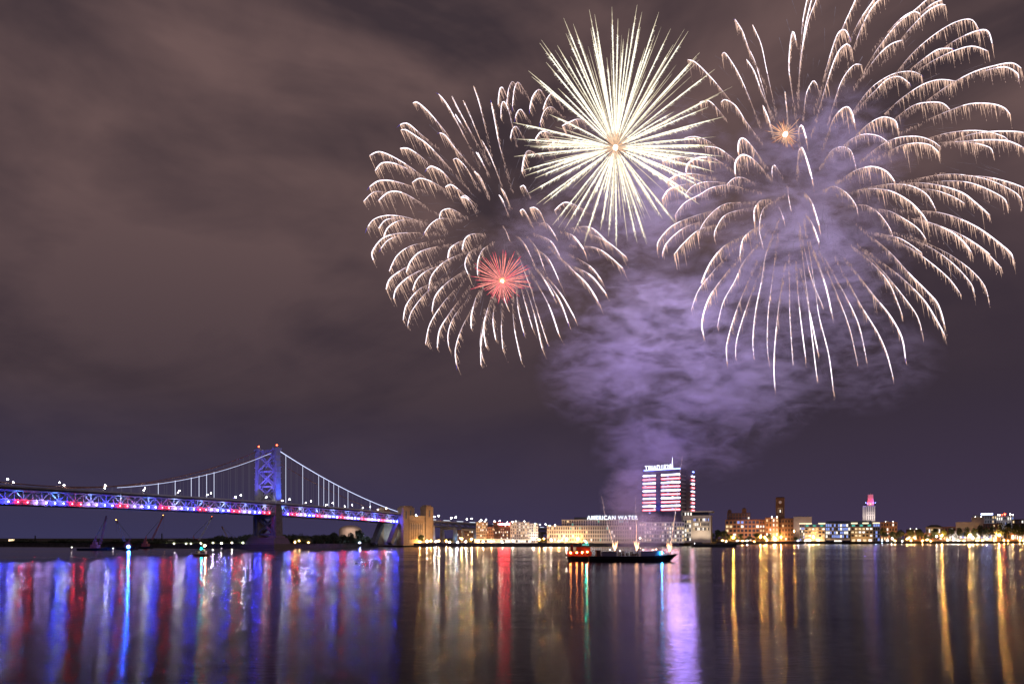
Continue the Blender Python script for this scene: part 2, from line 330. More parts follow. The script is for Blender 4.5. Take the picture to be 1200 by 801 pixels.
TX, TY = -264.0, 738.0
BR = math.atan2(-0.888, -0.457)                               # local +X runs along the bridge towards the near bank
bridge = empty('suspension_bridge', (TX, TY, 0), BR, 'long steel suspension bridge with blue lit lattice tower and red and blue deck lights', 'bridge')
Zt = lambda s: 49.4 - 3.9e-5*(s-150)**2
Zb = lambda s: Zt(s) - 12.2
S0, S1, SM = -214.0, 336.0, 236.0
def cabz(s):
    if s >= 0: zl = 52.0; return zl + (107.0-zl)*((s-SM)/SM)**2
    q = -s/214.0; return 107.0*(1-q) + 47.5*q - 6.5*4*q*(1-q)*0.9
seg = [S0 + (S1-S0)*i/44 for i in range(45)]
d = MB()
for a, b_ in zip(seg, seg[1:]):
    for (y0, y1, za, zb, m) in ((-18, 18, -1.3, 0, 0), (-18.2, -17.6, 0, 1.3, 1), (17.6, 18.2, 0, 1.3, 1)):
        i = len(d.v)
        d.v += [(a, y0, Zt(a)+za), (b_, y0, Zt(b_)+za), (b_, y1, Zt(b_)+za), (a, y1, Zt(a)+za), (a, y0, Zt(a)+zb), (b_, y0, Zt(b_)+zb), (b_, y1, Zt(b_)+zb), (a, y1, Zt(a)+zb)]
        for f in ((0, 3, 2, 1), (4, 5, 6, 7), (0, 1, 5, 4), (2, 3, 7, 6)): d.f.append(tuple(i+k for k in f)); d.m.append(m)
d.build('road_deck', [m_asph, m_steel], bridge)
d = MB()
for a, b_ in zip(seg, seg[1:]):                               # floor beams and the dark lower chord with its fascia
    for y in (-14, 14):
        d.bar((a, y, Zb(a)+1.5), (b_, y, Zb(b_)+1.5), 1.2, 3.0)
    d.bar((a, -14, Zb(a)+1.2), (a, 14, Zb(a)+1.2), 1.0, 2.2)
    d.bar((a, 0, Zb(a)+2.2), (b_, 0, Zb(b_)+2.2), 15, 0.6)
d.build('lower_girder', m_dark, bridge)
for y in (14, -14):
    d = MB()
    n = 44; st = (S1-S0)/n
    for i in range(n):
        a = S0+i*st; b_ = a+st; mid = a+st/2
        d.bar((a, y, Zt(a)-2.0), (b_, y, Zt(b_)-2.0), 0.9, 1.1)
        d.bar((a, y, Zb(a)+3.6), (b_, y, Zb(b_)+3.6), 0.8, 0.9)
        d.bar((a, y, Zb(a)+3.6), (mid, y, Zt(mid)-2.0), 0.7); d.bar((mid, y, Zt(mid)-2.0), (b_, y, Zb(b_)+3.6), 0.7)
        d.bar((a, y, Zb(a)+3.6), (a, y, Zt(a)-2.0), 0.5); d.bar((mid, y, Zb(mid)+3.6), (mid, y, Zt(mid)-2.0), 0.4)
    d.build('side_truss', m_steel, bridge)
for y, side in ((13.4, 1), (-13.4, -1)):
    pm = [(s, y, cabz(s)) for s in [S1*i/40 for i in range(41)]]
    ps = [(s, y, cabz(s)) for s in [S0*i/26 for i in range(27)]]
    d = MB(); d.tube(pm, 0.42, 6); d.build('main_cable', m_cable, bridge)
    d = MB(); d.tube([(a, b_, c+0.1) for a, b_, c in ps], 0.42, 6); d.build('main_cable', m_ltcable if side > 0 else m_cable, bridge)
    if side > 0:                                              # the string of lights hung under the main cable
        d = MB(); d.tube([(a, b_+.3, c-1.1) for a, b_, c in pm[1:22]], 0.17, 5); d.build('cable_light_string', m_ltcable, bridge)
def px_of(s, y):
    x = TX + math.cos(BR)*s - math.sin(BR)*y; yy = TY + math.sin(BR)*s + math.cos(BR)*y
    return 600 + x/yy*F
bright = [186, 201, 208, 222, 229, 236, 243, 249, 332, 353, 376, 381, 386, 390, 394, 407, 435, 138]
s = S0 + 8; near = []
while s < S1:
    near.append(s); s += 8.4
rest = MB()
for y, side in ((13.4, 1), (-13.4, -1)):
    cnt = 0
    for s in near:
        if abs(s) < 5: continue
        z1 = cabz(s); z0 = Zt(s)
        if z1 - z0 < 3.5: continue
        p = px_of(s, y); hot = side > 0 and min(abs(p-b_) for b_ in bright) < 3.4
        if side < 0 and cnt >= 36: rest.tube([(s, y, z0), (s, y, z1)], 0.12, 4); continue
        cnt += 1
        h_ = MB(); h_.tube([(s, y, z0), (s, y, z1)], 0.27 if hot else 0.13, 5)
        h_.build('hanger', m_glowhang if hot else m_dimhang, bridge)
tag(rest.build('hanger', m_dimhang, bridge), kind='stuff')
# tower > legs, braces, caps
tower = empty('tower'); tower.parent = bridge
def leg(y):
    d = MB()
    d.frustum(0, y, 49, 107, 7.0, 5.4, 5.6, 4.4)
    for z in range(52, 107, 6): d.box(-3.75, 3.75, y-2.9, y+2.9, z, z+.5)
    for k in (-1.1, 1.1): d.box(-3.7, 3.7, y+k-.25, y+k+.25, 50, 106.5)
    d.box(-4, 4, y-3, y+3, 106.5, 108.5); d.frustum(0, y, 108.5, 110.6, 4, 3, 2.4, 2)
    return d
for y in (13.4, -13.4): leg(y).build('tower_leg', m_tower, tower)
for y in (13.4, -13.4):
    d = MB(); d.frustum(0, y, 13.5, 49, 10.0, 7.2, 7.2, 5.6); d.build('lower_leg', m_lowleg, tower)
    for k in (-1, 1): d = MB(); d.box(k*5.2-.3, k*5.2+.3, y-2.6, y-1.9, 14, 36); d.box(k*5.2-.3, k*5.2+.3, y+1.9, y+2.6, 14, 36); d.build('leg_flange', m_lowleg, tower)
for (za, zb) in ((84.5, 101), (68, 83), (53, 67)):
    d = MB()
    for x in (-2.2, 2.2):
        d.bar((x, -11.2, za), (x, 11.2, zb), 1.1, 1.5); d.bar((x, 11.2, za), (x, -11.2, zb), 1.1, 1.5)
    d.build('cross_brace', m_tower, tower)
for z, h_ in ((83.6, 1.6), (67.4, 1.6), (52.6, 1.2)):
    d = MB(); d.box(-2.6, 2.6, -11, 11, z-h_/2, z+h_/2); d.build('strut', m_tower, tower)
for za, zb in ((101.3, 107), (48.6, 52)):
    d = MB(); d.box(-2, 2, -11, 11, zb-.8, zb); d.box(-2, 2, -11, 11, za, za+.8); n = 8
    for i in range(n):
        a = -11+22*i/n; b_ = a+22/n
        for x in (-1.8, 1.8): d.bar((x, a, za), (x, b_, zb), .45); d.bar((x, b_, za), (x, a, zb), .45)
    d.build('lattice_strut', m_tower, tower)
d = MB()
for x in (-3, 3): d.bar((x, -10.5, 17), (x, 10.5, 33), 1.8, 2.0); d.bar((x, 10.5, 17), (x, -10.5, 33), 1.8, 2.0)
d.box(-3.5, 3.5, -10.5, 10.5, 33, 35.5); d.box(-3, 3, -10.5, 10.5, 15, 17); d.build('cross_brace', m_lowleg, tower)
for y in (13.4, -13.4):
    d = MB(); d.ball((0, y, 111.6), .75); d.build('beacon', m_beacon, tower)
d = MB(); d.ball((-2, 14.5, 103.5), .9); d.build('tower_lamp', m_bulbw, tower)
pier = MB(); pier.box(-15, 15, -25, 25, -4, 5); pier.frustum(0, 0, 5, 12, 24, 44, 19, 38)
for y in (13.4, -13.4): pier.frustum(0, y, 12, 14.2, 14, 12, 12, 10)
pier.box(-14, 14, -24, 24, 5, 5.8)
pier.build('stone_pier', m_granite, bridge)
# lamps on the deck
s = -205.0; k = 0
while s < 330:
    y = 15.5 if k % 2 else -15.5
    if abs(s) > 6:
        lp = MB(); lp.bar((s, y, Zt(s)), (s, y, Zt(s)+6.2), .25); lp.bar((s, y, Zt(s)+6.2), (s, y*.86, Zt(s)+6.6), .2)
        lo = lp.build('lamp_post', m_pole, bridge)
        b_ = MB(); b_.ball((s, y*.86, Zt(s)+6.2), .38 + .12*random.random(), n=6, k=4); b_.build('lamp_head', m_bulbw, lo)
    s += 15.5 + random.random()*4; k += 1
s = -208.0; k = 0; pat = [m_blue, m_blue, m_pink, m_pink, m_red, m_red]
while s < 332:
    if abs(s) > 9:
        b_ = MB(); b_.ball((s, 16.3, Zb(s)+1.9), .42, n=6, k=4); b_.build('deck_light', pat[k % 6], bridge)
    s += 6.5; k += 1
def blight(name, kind, loc, target, power, col, parent, size=1.0, angle=60, blend=.6):
    l = bpy.data.lights.new(name, kind); l.energy = power; l.color = col
    if kind == 'SPOT': l.spot_size = R(angle); l.spot_blend = blend
    l.shadow_soft_size = size
    o = bpy.data.objects.new(name, l); COL.objects.link(o); o.location = loc
    if target is not None:
        dv = Vector(target) - Vector(loc); o.rotation_euler = dv.to_track_quat('-Z', 'Y').to_euler()
    if parent: o.parent = parent
    return o
# tower floodlights stand on the deck on both sides of the tower
for y in (-14, 0, 14):
    blight('floodlight', 'SPOT', (34, y, 50.5), (0, y*.9, 84), TOWP, (0.13, 0.09, 1.0), bridge, .6, 62)
blight('floodlight', 'SPOT', (8, 34, 44), (0, 15, 80), TOWP*1.1, (0.04, 0.09, 1.0), bridge, .6, 80)
blight('floodlight', 'SPOT', (-8, 30, 46), (0, 15, 80), TOWP*.6, (0.04, 0.12, 1.0), bridge, .6, 80)
# bluish work lights inside the truss
for s in range(-190, 330, 26):
    near_ = s > 60
    col = (0.12, 0.35, 1.0) if s > 215 else ((0.45, 0.62, 1.0) if s % 52 < 26 else (0.25, 0.42, 1.0))
    o = blight('truss_light', 'POINT', (s, 15.8, Zb(s)+8.0), None, 1500, col, bridge, .3)
# ---- approach viaduct and anchorage
vz = lambda s: 37.5 + (s+285)*0.0155
via = empty('approach_viaduct', (TX, TY, 0), BR, 'steel approach viaduct with a line of white road lamps running inland behind the stone anchorage', 'viaduct')
d = MB(); d2 = MB()
for i in range(30):
    a = -286 - i*18; b_ = a-18
    d.bar((a, 0, vz(a)), (b_, 0, vz(b_)), 30, 1.2)
    for y in (-14, 14):
        d2.bar((a, y, vz(a)-1.5), (b_, y, vz(b_)-1.5), .8); d2.bar((a, y, vz(a)-7.5), (b_, y, vz(b_)-7.5), .8, 1.2)
        d2.bar((a, y, vz(a)-1.5), (b_, y, vz(b_)-7.5), .6); d2.bar((b_, y, vz(b_)-1.5), (b_, y, vz(b_)-7.5), .6)
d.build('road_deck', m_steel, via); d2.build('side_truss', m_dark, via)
for i in range(8):
    a = -300 - i*62; d = MB()
    for y in (-12, 12): d.frustum(a, y, LAND, vz(a)-8, 6, 6, 4, 4)
    d.box(a-2, a+2, -12, 12, vz(a)-11.5, vz(a)-8); d.build('viaduct_pier', m_conc, via)
    if i < 4: blight('pier_light', 'POINT', (a+5, 18, 12), None, 2500, (.15, .5, 1.0), via, .5)
for i in range(22):
    a = -292 - i*24; y = 13 if i % 2 else -13
    lp = MB(); lp.bar((a, y, vz(a)), (a, y, vz(a)+8), .3); lo = lp.build('lamp_post', m_pole, via)
    b_ = MB(); b_.ball((a, y*.9, vz(a)+8), .6 + .2*random.random(), n=6, k=4); b_.build('lamp_head', m_bulbw, lo)
d = MB()
for i in range(12): d.box(-296-i*38-9, -296-i*38+9, 14.4, 14.8, vz(-296-i*38)+1.1, vz(-296-i*38)+2)
d.build('rail_light_strip', emit('viaduct strip light', (.8, .85, 1), 1.2, False), via)

anc = empty('bridge_anchorage', (TX, TY, 0), BR, 'tan stone bridge anchorage block with two square towers at the water edge', 'anchorage')
m_tan = brick('tan stone', (0.40, 0.29, 0.19), (0.33, 0.24, 0.16), (0.2, 0.15, 0.1), 0.3)
d = MB(); d.box(-285, -216, -19, 19, LAND-3, 42); d.box(-284, -217, 18.2, 19.9, 33.5, 34.6); d.box(-286, -215, -20, 20, 42, 43.2)
for k in range(9): d.box(-264+k*4.2, -262.6+k*4.2, 19, 19.7, 10, 33)
d.build('stone_body', m_tan, anc)
for k in range(8):
    w = MB(); x = -262+k*4.2; w.box(x, x+2.2, 18.9, 19.3, 24, 31); w.build('arched_window', m_dark, anc)
for s0, s1, zt in ((-229, -216, 53.5), (-286.5, -270, 57)):
    for y in (1, -1):
        d = MB(); ya, yb = (12, 21) if y > 0 else (-21, -12)
        d.box(s0, s1, ya, yb, LAND-3, zt); d.box(s0-.6, s1+.6, ya-.6, yb+.6, zt-3.6, zt-2.6); d.box(s0+1.5, s1-1.5, ya+1.5, yb-1.5, zt, zt+1.8)
        for q in (0, 1):
            d.box(s0+q*(s1-s0)-.7, s0+q*(s1-s0)+.7, ya-.5, yb+.5, LAND, zt-1)
        t_ = d.build('anchorage_tower', m_tan, anc)
        w = MB(); c = (s0+s1)/2; w.box(c-1.6, c+1.6, yb-.1, yb+.15, zt-15, zt-5); w.build('slit_window', m_dark, t_)
d = MB()
for y in (-13.5, 13.5):
    d.bar((-196, y, LAND), (-212, y, 31), 7, 6)
d.build('inclined_pier', m_dark, anc)
d = MB(); d.box(-216, -214.6, -10, 10, LAND-2, 32); d.build('lit_wall', m_conc, anc)
blight('floodlight', 'SPOT', (-190, 0, 7), (-215, 0, 20), 26000, (.8, .92, 1.0), anc, .5, 70)
blight('floodlight', 'SPOT', (-232, 44, 6), (-240, 19, 28), 6000, (1, .62, .35), anc, .5, 110)
blight('floodlight', 'SPOT', (-270, 46, 6), (-272, 19, 30), 6500, (1, .62, .35), anc, .5, 110)
# ------------------------------------------------------------------ buildings on the far bank
m_glass = mat('dark window glass', (0.02, 0.025, 0.035), 0.12, 0.3, 0.5)
w_warm = emit('warm lit window', (1.0, 0.72, 0.38), 1.1, False, .5)
w_white = emit('white lit window', (1.0, 0.93, 0.82), 1.5, False, .4)
w_blue = emit('bluish lit window', (0.30, 0.42, 1.0), 0.9, False, .4)
w_teal = emit('teal lit window', (0.15, 0.8, 0.65), 0.6, False, .4)
m_cream = mat('cream precast', (0.62, 0.52, 0.42), 0.8, 0.1, 0.08)
m_white = mat('white render', (0.66, 0.64, 0.60), 0.8, 0.08, 0.08)
m_tanw = mat('sand coloured cladding', (0.50, 0.40, 0.27), 0.8, 0.12, 0.08)
m_brk = brick('red brick', (0.26, 0.10, 0.065), (0.20, 0.08, 0.05), (0.2, 0.15, 0.12), 0.8)
m_brk2 = brick('brown brick', (0.17, 0.085, 0.065), (0.13, 0.07, 0.055), (0.1, 0.08, 0.07), 0.8)
m_orbrk = brick('orange brick', (0.42, 0.22, 0.13), (0.36, 0.18, 0.11), (0.25, 0.18, 0.14), 0.8)
m_roof = mat('roof felt', (0.07, 0.07, 0.075), 0.9, 0.2)
m_gmet = mat('grey metal cladding', (0.30, 0.31, 0.33), 0.5, 0.1)
m_green = mat('green glass cladding', (0.10, 0.16, 0.14), 0.3, 0.2)

def bframe(px0, px1, D, yaw=0.0):
    """front wall centred between two photo columns, square to the line of sight plus yaw; returns origin, rz, width"""
    kc = ((px0+px1)/2-600)/F; th = math.atan(kc); r = D/math.cos(th)*1.0
    rz = -th + R(yaw); c = Vector((kc*D, D, 0))
    ex = Vector((math.cos(rz), math.sin(rz), 0))
    def hit(px):
        k = (px-600)/F                                        # (c.x+t ex.x) = k (c.y+t ex.y)
        return (k*c.y-c.x)/(ex.x-k*ex.y)
    t0, t1 = hit(px0), hit(px1)
    return c, rz, t0, t1
class B:
    """a building in a local frame: x along the front, y away from the camera, z up"""
    def __init__(s, name, px0, px1, D, label, cat='building', yaw=0.0, group=None):
        s.c, s.rz, s.x0, s.x1 = bframe(px0, px1, D, yaw); s.D = D
        s.root = empty(name, (s.c.x, s.c.y, LAND), s.rz, label, cat, group); s.nwin = {}
        s.pend = {}
    def X(s, px):
        ex = Vector((math.cos(s.rz), math.sin(s.rz), 0)); k = (px-600)/F
        return (k*s.c.y-s.c.x)/(ex.x-k*ex.y)
    def Z(s, py): return ZZ(py, s.D) - LAND
    def part(s, name, mb, m, parent=None): return mb.build(name, m, parent or s.root)
    def block(s, name, pa, pb, ya, yb, depth, m, y0=0.0, cornice=0.5, roof=True):
        x0, x1, z1, z0 = s.X(pa), s.X(pb), s.Z(ya), (s.Z(yb) if yb else 0)
        mb = MB(); mb.box(x0, x1, y0, y0+depth, z0, z1)
        if cornice: mb.box(x0-.4, x1+.4, y0-.4, y0+depth+.4, z1, z1+cornice)
        w = s.part(name, mb, m)
        return x0, x1, z0, z1
    def grid(s, x0, x1, z0, z1, nx, nz, m, lit, y=0.0, wf=.6, hf=.62, deep=.7, name='facade', mats=None, maxn=96, skip=None):
        """proud frame of piers and spandrels with a window set back in every opening"""
        fr = MB(); cw = (x1-x0)/nx; ch = (z1-z0)/nz; pw = cw*(1-wf); sh = ch*(1-hf)
        for i in range(nx+1):
            a = x0+i*cw-pw/2; fr.box(max(a, x0), min(a+pw, x1), y-deep, y, z0, z1)
        for j in range(nz+1):
            zc = z0+j*ch
            za, zb = max(zc-sh/2, z0), min(zc+sh/2, z1)
            if zb > za:
                for i in range(nx):
                    fr.box(x0+i*cw+pw/2, x0+(i+1)*cw-pw/2, y-deep+.12, y, za, zb)
        s.part(name, fr, m)
        mats = mats or [m_glass, w_warm, w_white]
        for j in range(nz):
            for i in range(nx):
                if skip and skip(i, j): continue
                a = x0+i*cw+pw/2; z_ = z0+j*ch+sh/2
                mm = mats[0] if random.random() > lit else random.choice(mats[1:])
                if s.nwin.get('n', 0) < maxn:
                    w = MB(); w.box(a, a+cw*wf, y-.25, y-.02, z_, z_+ch*hf, 0)
                    w.box(a+cw*wf/2-.08, a+cw*wf/2+.08, y-.32, y-.25, z_, z_+ch*hf, 1)
                    w.build('window', [mm, m_gmet], s.root); s.nwin['n'] = s.nwin.get('n', 0)+1
                else:
                    s.pend.setdefault(mm.name, (mm, MB()))[1].box(a, a+cw*wf, y-.25, y-.02, z_, z_+ch*hf)
    def done(s):
        if s.pend:
            mb = MB(); ms = []
            for nme, (mm, q) in s.pend.items():
                k = len(ms); ms.append(mm); o_ = len(mb.v)
                mb.v += q.v; mb.f += [tuple(i+o_ for i in f) for f in q.f]; mb.m += [k]*len(q.f)
            tag(mb.build('window', ms, s.root), kind='stuff')
        return s.root
def floods(bld, xs, z, y, power, col, tz, ty=0, ang=120):
    for x in xs: blight('floodlight', 'SPOT', (x, y, z), (x, ty, tz), power, col, bld.root, .4, ang, .9)

def text_mesh(body, size, name, m, parent, loc, depth=.25, font_scale=1.0, stretch=1.0):
    cu = bpy.data.curves.new(name, 'FONT'); cu.body = body; cu.size = size; cu.extrude = depth; cu.align_x = 'LEFT'; cu.offset = size*0.002
    cu.space_character = 1.12
    to = bpy.data.objects.new(name+'_src', cu); COL.objects.link(to)
    dg = bpy.context.evaluated_depsgraph_get(); dg.update()
    me = bpy.data.meshes.new_from_object(to.evaluated_get(dg)); bpy.data.objects.remove(to); bpy.data.curves.remove(cu)
    me.materials.clear(); me.materials.append(m); me.name = name
    xs_ = [v.co.x for v in me.vertices]; w0 = min(xs_); w = max(xs_)-w0
    for v in me.vertices:
        x, y, z = v.co; v.co = ((x-w0)*stretch, -z, y)
    o = bpy.data.objects.new(name, me); COL.objects.link(o); o.location = loc; o.parent = parent
    return o, w

# --- long office block with the lit letters on its roof
b = B('office_building', 641, 748, 985, 'long cream office block with square windows and widely spaced lit rooftop letters', yaw=2)
x0, x1, z0, z1 = b.block('lower_wing', 641, 748, 615.8, None, 45, m_cream)
b.grid(x0, x1, 2.0, z1-.6, 40, 4, m_cream, .16, wf=.5, hf=.62, mats=[m_glass, w_warm, w_white, w_teal])
x0, x1, z0, z1 = b.block('upper_storeys', 658.5, 748, 608.6, 615.9, 34, m_cream, y0=5)
b.grid(x0, x1, z0+.6, z1-.5, 32, 2, m_cream, .10, y=5, wf=.5, hf=.72, mats=[m_glass, w_warm, w_teal])
mb = MB(); mb.box(b.X(673), b.X(690), 12, 22, z1+.5, z1+4); b.part('roof_plant', mb, m_roof)
m_letters = emit('white lit letters', (0.80, 0.88, 1.0), 3.2, False)
lw = b.X(747.5)-b.X(688)
o, w = text_mesh('AMERICAN WATER', 8.2, 'sign_letters', m_letters, b.root, (b.X(688), 3.5, z1+.4))
o.scale = (lw/w, 1, 1)
mb = MB()
for k in range(15): mb.bar((b.X(688)+lw*k/14, 4.2, z1-.2), (b.X(688)+lw*k/14, 4.2, z1+6), .2)
b.part('sign_frame', mb, m_pole)
floods(b, [b.X(p) for p in (650, 664, 678, 692, 706, 720, 736)], 2, -20, 7000, (1, .80, .60), 16)
b.done()
# --- its curved end wing behind the smoke
b = B('office_building', 749, 802, 1010, 'pale office wing with lit upper corridor, half hidden in smoke below the striped tower', yaw=-2)
x0, x1, z0, z1 = b.block('main_block', 749, 802, 611.5, None, 34, m_white)
b.grid(x0, x1, 1.6, z1-.5, 18, 5, m_white, .42, wf=.55, hf=.6, mats=[m_glass, w_warm, w_white])
floods(b, [b.X(p) for p in (756, 770, 786, 798)], 2, -20, 5000, (1, .78, .66), 16)
b.done()

# --- striped tower block
DT = 1085.0
p0 = Vector((154/F*DT, DT, 0)); p1 = Vector((198/F*1050, 1050, 0)); fw = (p1-p0).length
rz = math.atan2(p1.y-p0.y, p1.x-p0.x)
tw = empty('office_tower', (p0.x, p0.y, LAND), rz, 'office tower striped with red and white light bands under bright rooftop letters', 'tower')
zt = ZZ(551.5, 1068)-LAND; dpt = 58.0
m_tglass = mat('tower dark cladding', (0.09, 0.08, 0.14), 0.35, 0.2, .1)
m_tband = mat('tower spandrel', (0.42, 0.40, 0.50), 0.5, 0.1, .1)
mb = MB(); mb.box(0, fw, 0, dpt, 0, zt); mb.box(fw*.34, fw*.48, -1.2, 0, 0, zt); mb.box(-.5, fw+.5, -.5, dpt+.5, zt, zt+1.6)
mb.box(fw, fw+1.2, dpt*.32, dpt*.62, 0, zt); mb.build('tower_shaft', m_tglass, tw)
e_w = emit('white light band', (0.80, 0.78, 1.0), 9); e_r = emit('red light band', (1.0, 0.12, 0.14), 9)
e_bl = emit('blue roof light', (0.12, 0.18, 1.0), 25)
zs = [ZZ(557.2+4.5*k, 1068)-LAND for k in range(10)]
for k, z in enumerate(zs):
    em = e_w if k % 2 == 0 else e_r
    for (xa, xb) in ((-.3, fw*.34), (fw*.49, fw*.985)):
        mb = MB(); mb.box(xa, xb, -1.4, 0, z-1.6, z-.2); mb.box(xa, xb, -1.0, 0, z+1.4, z+2.4); mb.build('spandrel', m_tband, tw)
        mb = MB(); mb.box(xa+.2, xb-.2, -1.9, -1.0, z, z+1.9); mb.build('light_band', em, tw)
    for (ya, yb) in ((1, dpt*.30), (dpt*.64, dpt-.5)):
        mb = MB(); mb.box(fw, fw+1.4, ya, yb, z-1.6, z-.2); mb.build('spandrel', m_tband, tw)
        if ya > 2: mb = MB(); mb.box(fw+.6, fw+1.7, yb-12, yb-1, z, z+1.9); mb.build('light_band', em, tw)
for i in range(7):
    for k in range(10):
        if random.random() < .22: mb = MB(); mb.box(2+i*7.5, 5+i*7.5, -.35, -.05, zs[k]-4.6, zs[k]-2.2); mb.build('window', w_white if random.random() < .4 else w_blue, tw)
mb = MB(); mb.box(1, fw-1, -.9, -.3, zt+1.7, zt+2.5); mb.build('roof_light', e_bl, tw)
mb = MB(); mb.box(fw+.3, fw+.9, dpt-8, dpt-2, zt+.2, zt+1.4); mb.build('roof_light', e_bl, tw)
lt = 31.5/44*fw
o, w = text_mesh('TRIAD1828', 10.0, 'sign_letters', emit('tower letters', (0.80, 0.88, 1.0), 4.5, False), tw, (2.5, 0, zt+2.6))
o.scale = (lt/w, 1, 1)
blight('floodlight', 'SPOT', (fw+26, 20, 30), (fw, 24, 75), 160000, (.12, .14, 1), tw, .6, 90)
blight('floodlight', 'SPOT', (fw*.41, -16, 34), (fw*.41, 0, 75), 70000, (.12, .14, 1), tw, .6, 50)
mb = MB(); mb.box(fw*.15, fw*.9, 10, 40, zt+1.6, zt+5); mb.build('roof_plant', m_tglass, tw)
mb = MB(); mb.tube([(fw*.74, 6, zt), (fw*.74, 6, zt+8), (fw*.74, 6, zt+22)], [.9, .5, .1], 6); mb.build('mast', e_w, tw)
# --- podium
b = B('office_building', 796, 834, 1050, 'cream block with overhanging flat roof beside the foot of the striped tower', yaw=-4)
x0, x1, z0, z1 = b.block('main_block', 796, 833, 604, None, 40, m_cream)
b.grid(b.X(812.5), b.X(831), b.Z(622), b.Z(606), 12, 3, m_cream, .45, wf=.66, hf=.6, mats=[m_glass, w_warm, w_white, w_blue])
b.grid(b.X(797), b.X(810), 2, b.Z(608), 5, 5, m_white, .4, wf=.66, hf=.6)
mb = MB(); mb.box(b.X(793), b.X(835.5), -2, 44, b.Z(599.6), b.Z(598.4)); b.part('flat_roof', mb, m_cream)
mb = MB(); mb.box(b.X(798), b.X(830), 3, 36, z1+.5, b.Z(599.6)); b.part('glazed_storey', mb, m_glass)
for k in range(9):
    mb = MB(); mb.box(b.X(799)+k*4.2, b.X(799)+k*4.2+2, 2.6, 2.95, z1+1, b.Z(600)); b.part('window', mb, w_white if k < 4 else m_glass)
floods(b, (b.X(815), b.X(828)), 3, -16, 17000, (1, .85, .68), b.Z(612)); b.done()

# --- brick warehouse with corner turrets and clock tower
b = B('brick_warehouse', 850, 936, 1395, 'long red brick warehouse with roof turrets and tall dark clock tower')
x0, x1, z0, z1 = b.block('front_block', 850, 890, 608.3, None, 40, m_brk)
b.grid(x0, x1, 1, z1-1, 9, 5, m_orbrk, .25, wf=.66, hf=.62, mats=[m_glass, w_warm, w_white, w_blue])
x0, x1, z0, z1 = b.block('upper_storeys', 852, 879, 600.6, 608.4, 30, m_brk2, y0=3)
b.grid(x0, x1, z0+.4, z1-.4, 8, 2, m_brk2, .05, y=3, wf=.5, hf=.6)
for pa, pb, yt in ((852.5, 857, 597.6), (869.5, 874.5, 595.8)):
    mb = MB(); mb.box(b.X(pa), b.X(pb), 4, 14, z1, b.Z(yt)); mb.frustum((b.X(pa)+b.X(pb))/2, 9, b.Z(yt), b.Z(yt)+3, 8, 10, 3, 4); b.part('roof_turret', mb, m_brk2)
x0, x1, z0, z1 = b.block('middle_wing', 890, 899.5, 608.5, None, 30, m_brk, y0=6)
b.grid(x0, x1, 1, z1-1, 3, 5, m_brk, .35, y=6, wf=.5, hf=.5)
x0, x1, z0, z1 = b.block('middle_wing', 897, 912.5, 606.2, None, 34, m_brk, y0=2)
b.grid(x0, x1, 1, z1-1, 4, 5, m_orbrk, .8, y=2, wf=.42, hf=.55, mats=[m_glass, w_white, w_warm])
x0, x1, z0, z1 = b.block('rear_wing', 912.5, 930, 607.3, None, 34, m_brk2, y0=8)
b.grid(x0, x1, 1, z1-1, 5, 5, m_brk2, .08, y=8, wf=.45, hf=.5)
for pc in (904.5, 910.5):
    mb = MB(); mb.ball((b.X(pc), .6, b.Z(605.6)), 1.0, n=6, k=4); b.part('roof_lamp', mb, emit('roof floodlamp', (1, .85, .7), 30))
x0, x1 = b.X(909.4), b.X(919.6)
ct = empty('clock_tower'); ct.parent = b.root
mb = MB(); mb.box(x0, x1, 14, 14+x1-x0, 0, b.Z(584)); mb.box(x0-.6, x1+.6, 13.4, 14.6+x1-x0, b.Z(592), b.Z(591.4)); mb.box(x0-.6, x1+.6, 13.4, 14.6+x1-x0, b.Z(584), b.Z(583.2))
for k in range(6): mb.box(x0+k*(x1-x0)/5.6, x0+k*(x1-x0)/5.6+1.5, 14, 16, b.Z(583.2), b.Z(582.2))
mb.box(x0+1.5, x1-1.5, 17, 12+x1-x0, b.Z(583.2), b.Z(581.8)); mb.build('brick_shaft', m_brk2, ct)
cx, cz = (x0+x1)/2, b.Z(588)
mb = MB(); mb.tube([(cx, 13.9, cz), (cx, 13.5, cz)], 2.6, 16); mb.build('clock_face', emit('faint clock face', (.8, .5, .45), .35, False), ct)
mb = MB()
for q in range(16):
    a = 2*math.pi*q/16; a2 = a+2*math.pi/16; mb.bar((cx+3.1*math.cos(a), 13.6, cz+3.1*math.sin(a)), (cx+3.1*math.cos(a2), 13.6, cz+3.1*math.sin(a2)), .6)
mb.build('clock_rim', m_tanw, ct)
mb = MB(); mb.box(cx-4.8, cx-3.6, 13.3, 14, b.Z(601), b.Z(594.5)); mb.box(cx+3.6, cx+4.8, 13.3, 14, b.Z(601), b.Z(594.5)); mb.box(cx-4.8, cx+4.8, 13.3, 14, b.Z(595.6), b.Z(594.4)); mb.build('stone_frame', m_tanw, ct)
mb = MB(); mb.box(cx-1, cx+1, 13.5, 14, b.Z(600), b.Z(597)); mb.build('window', w_white, ct)
floods(b, (cx,), b.Z(607), 4, 900, (1, .7, .45), b.Z(596), 14)
floods(b, [b.X(p) for p in (858, 873, 886, 902)], 2, -20, 16000, (1, .62, .36), b.Z(616)); b.done()

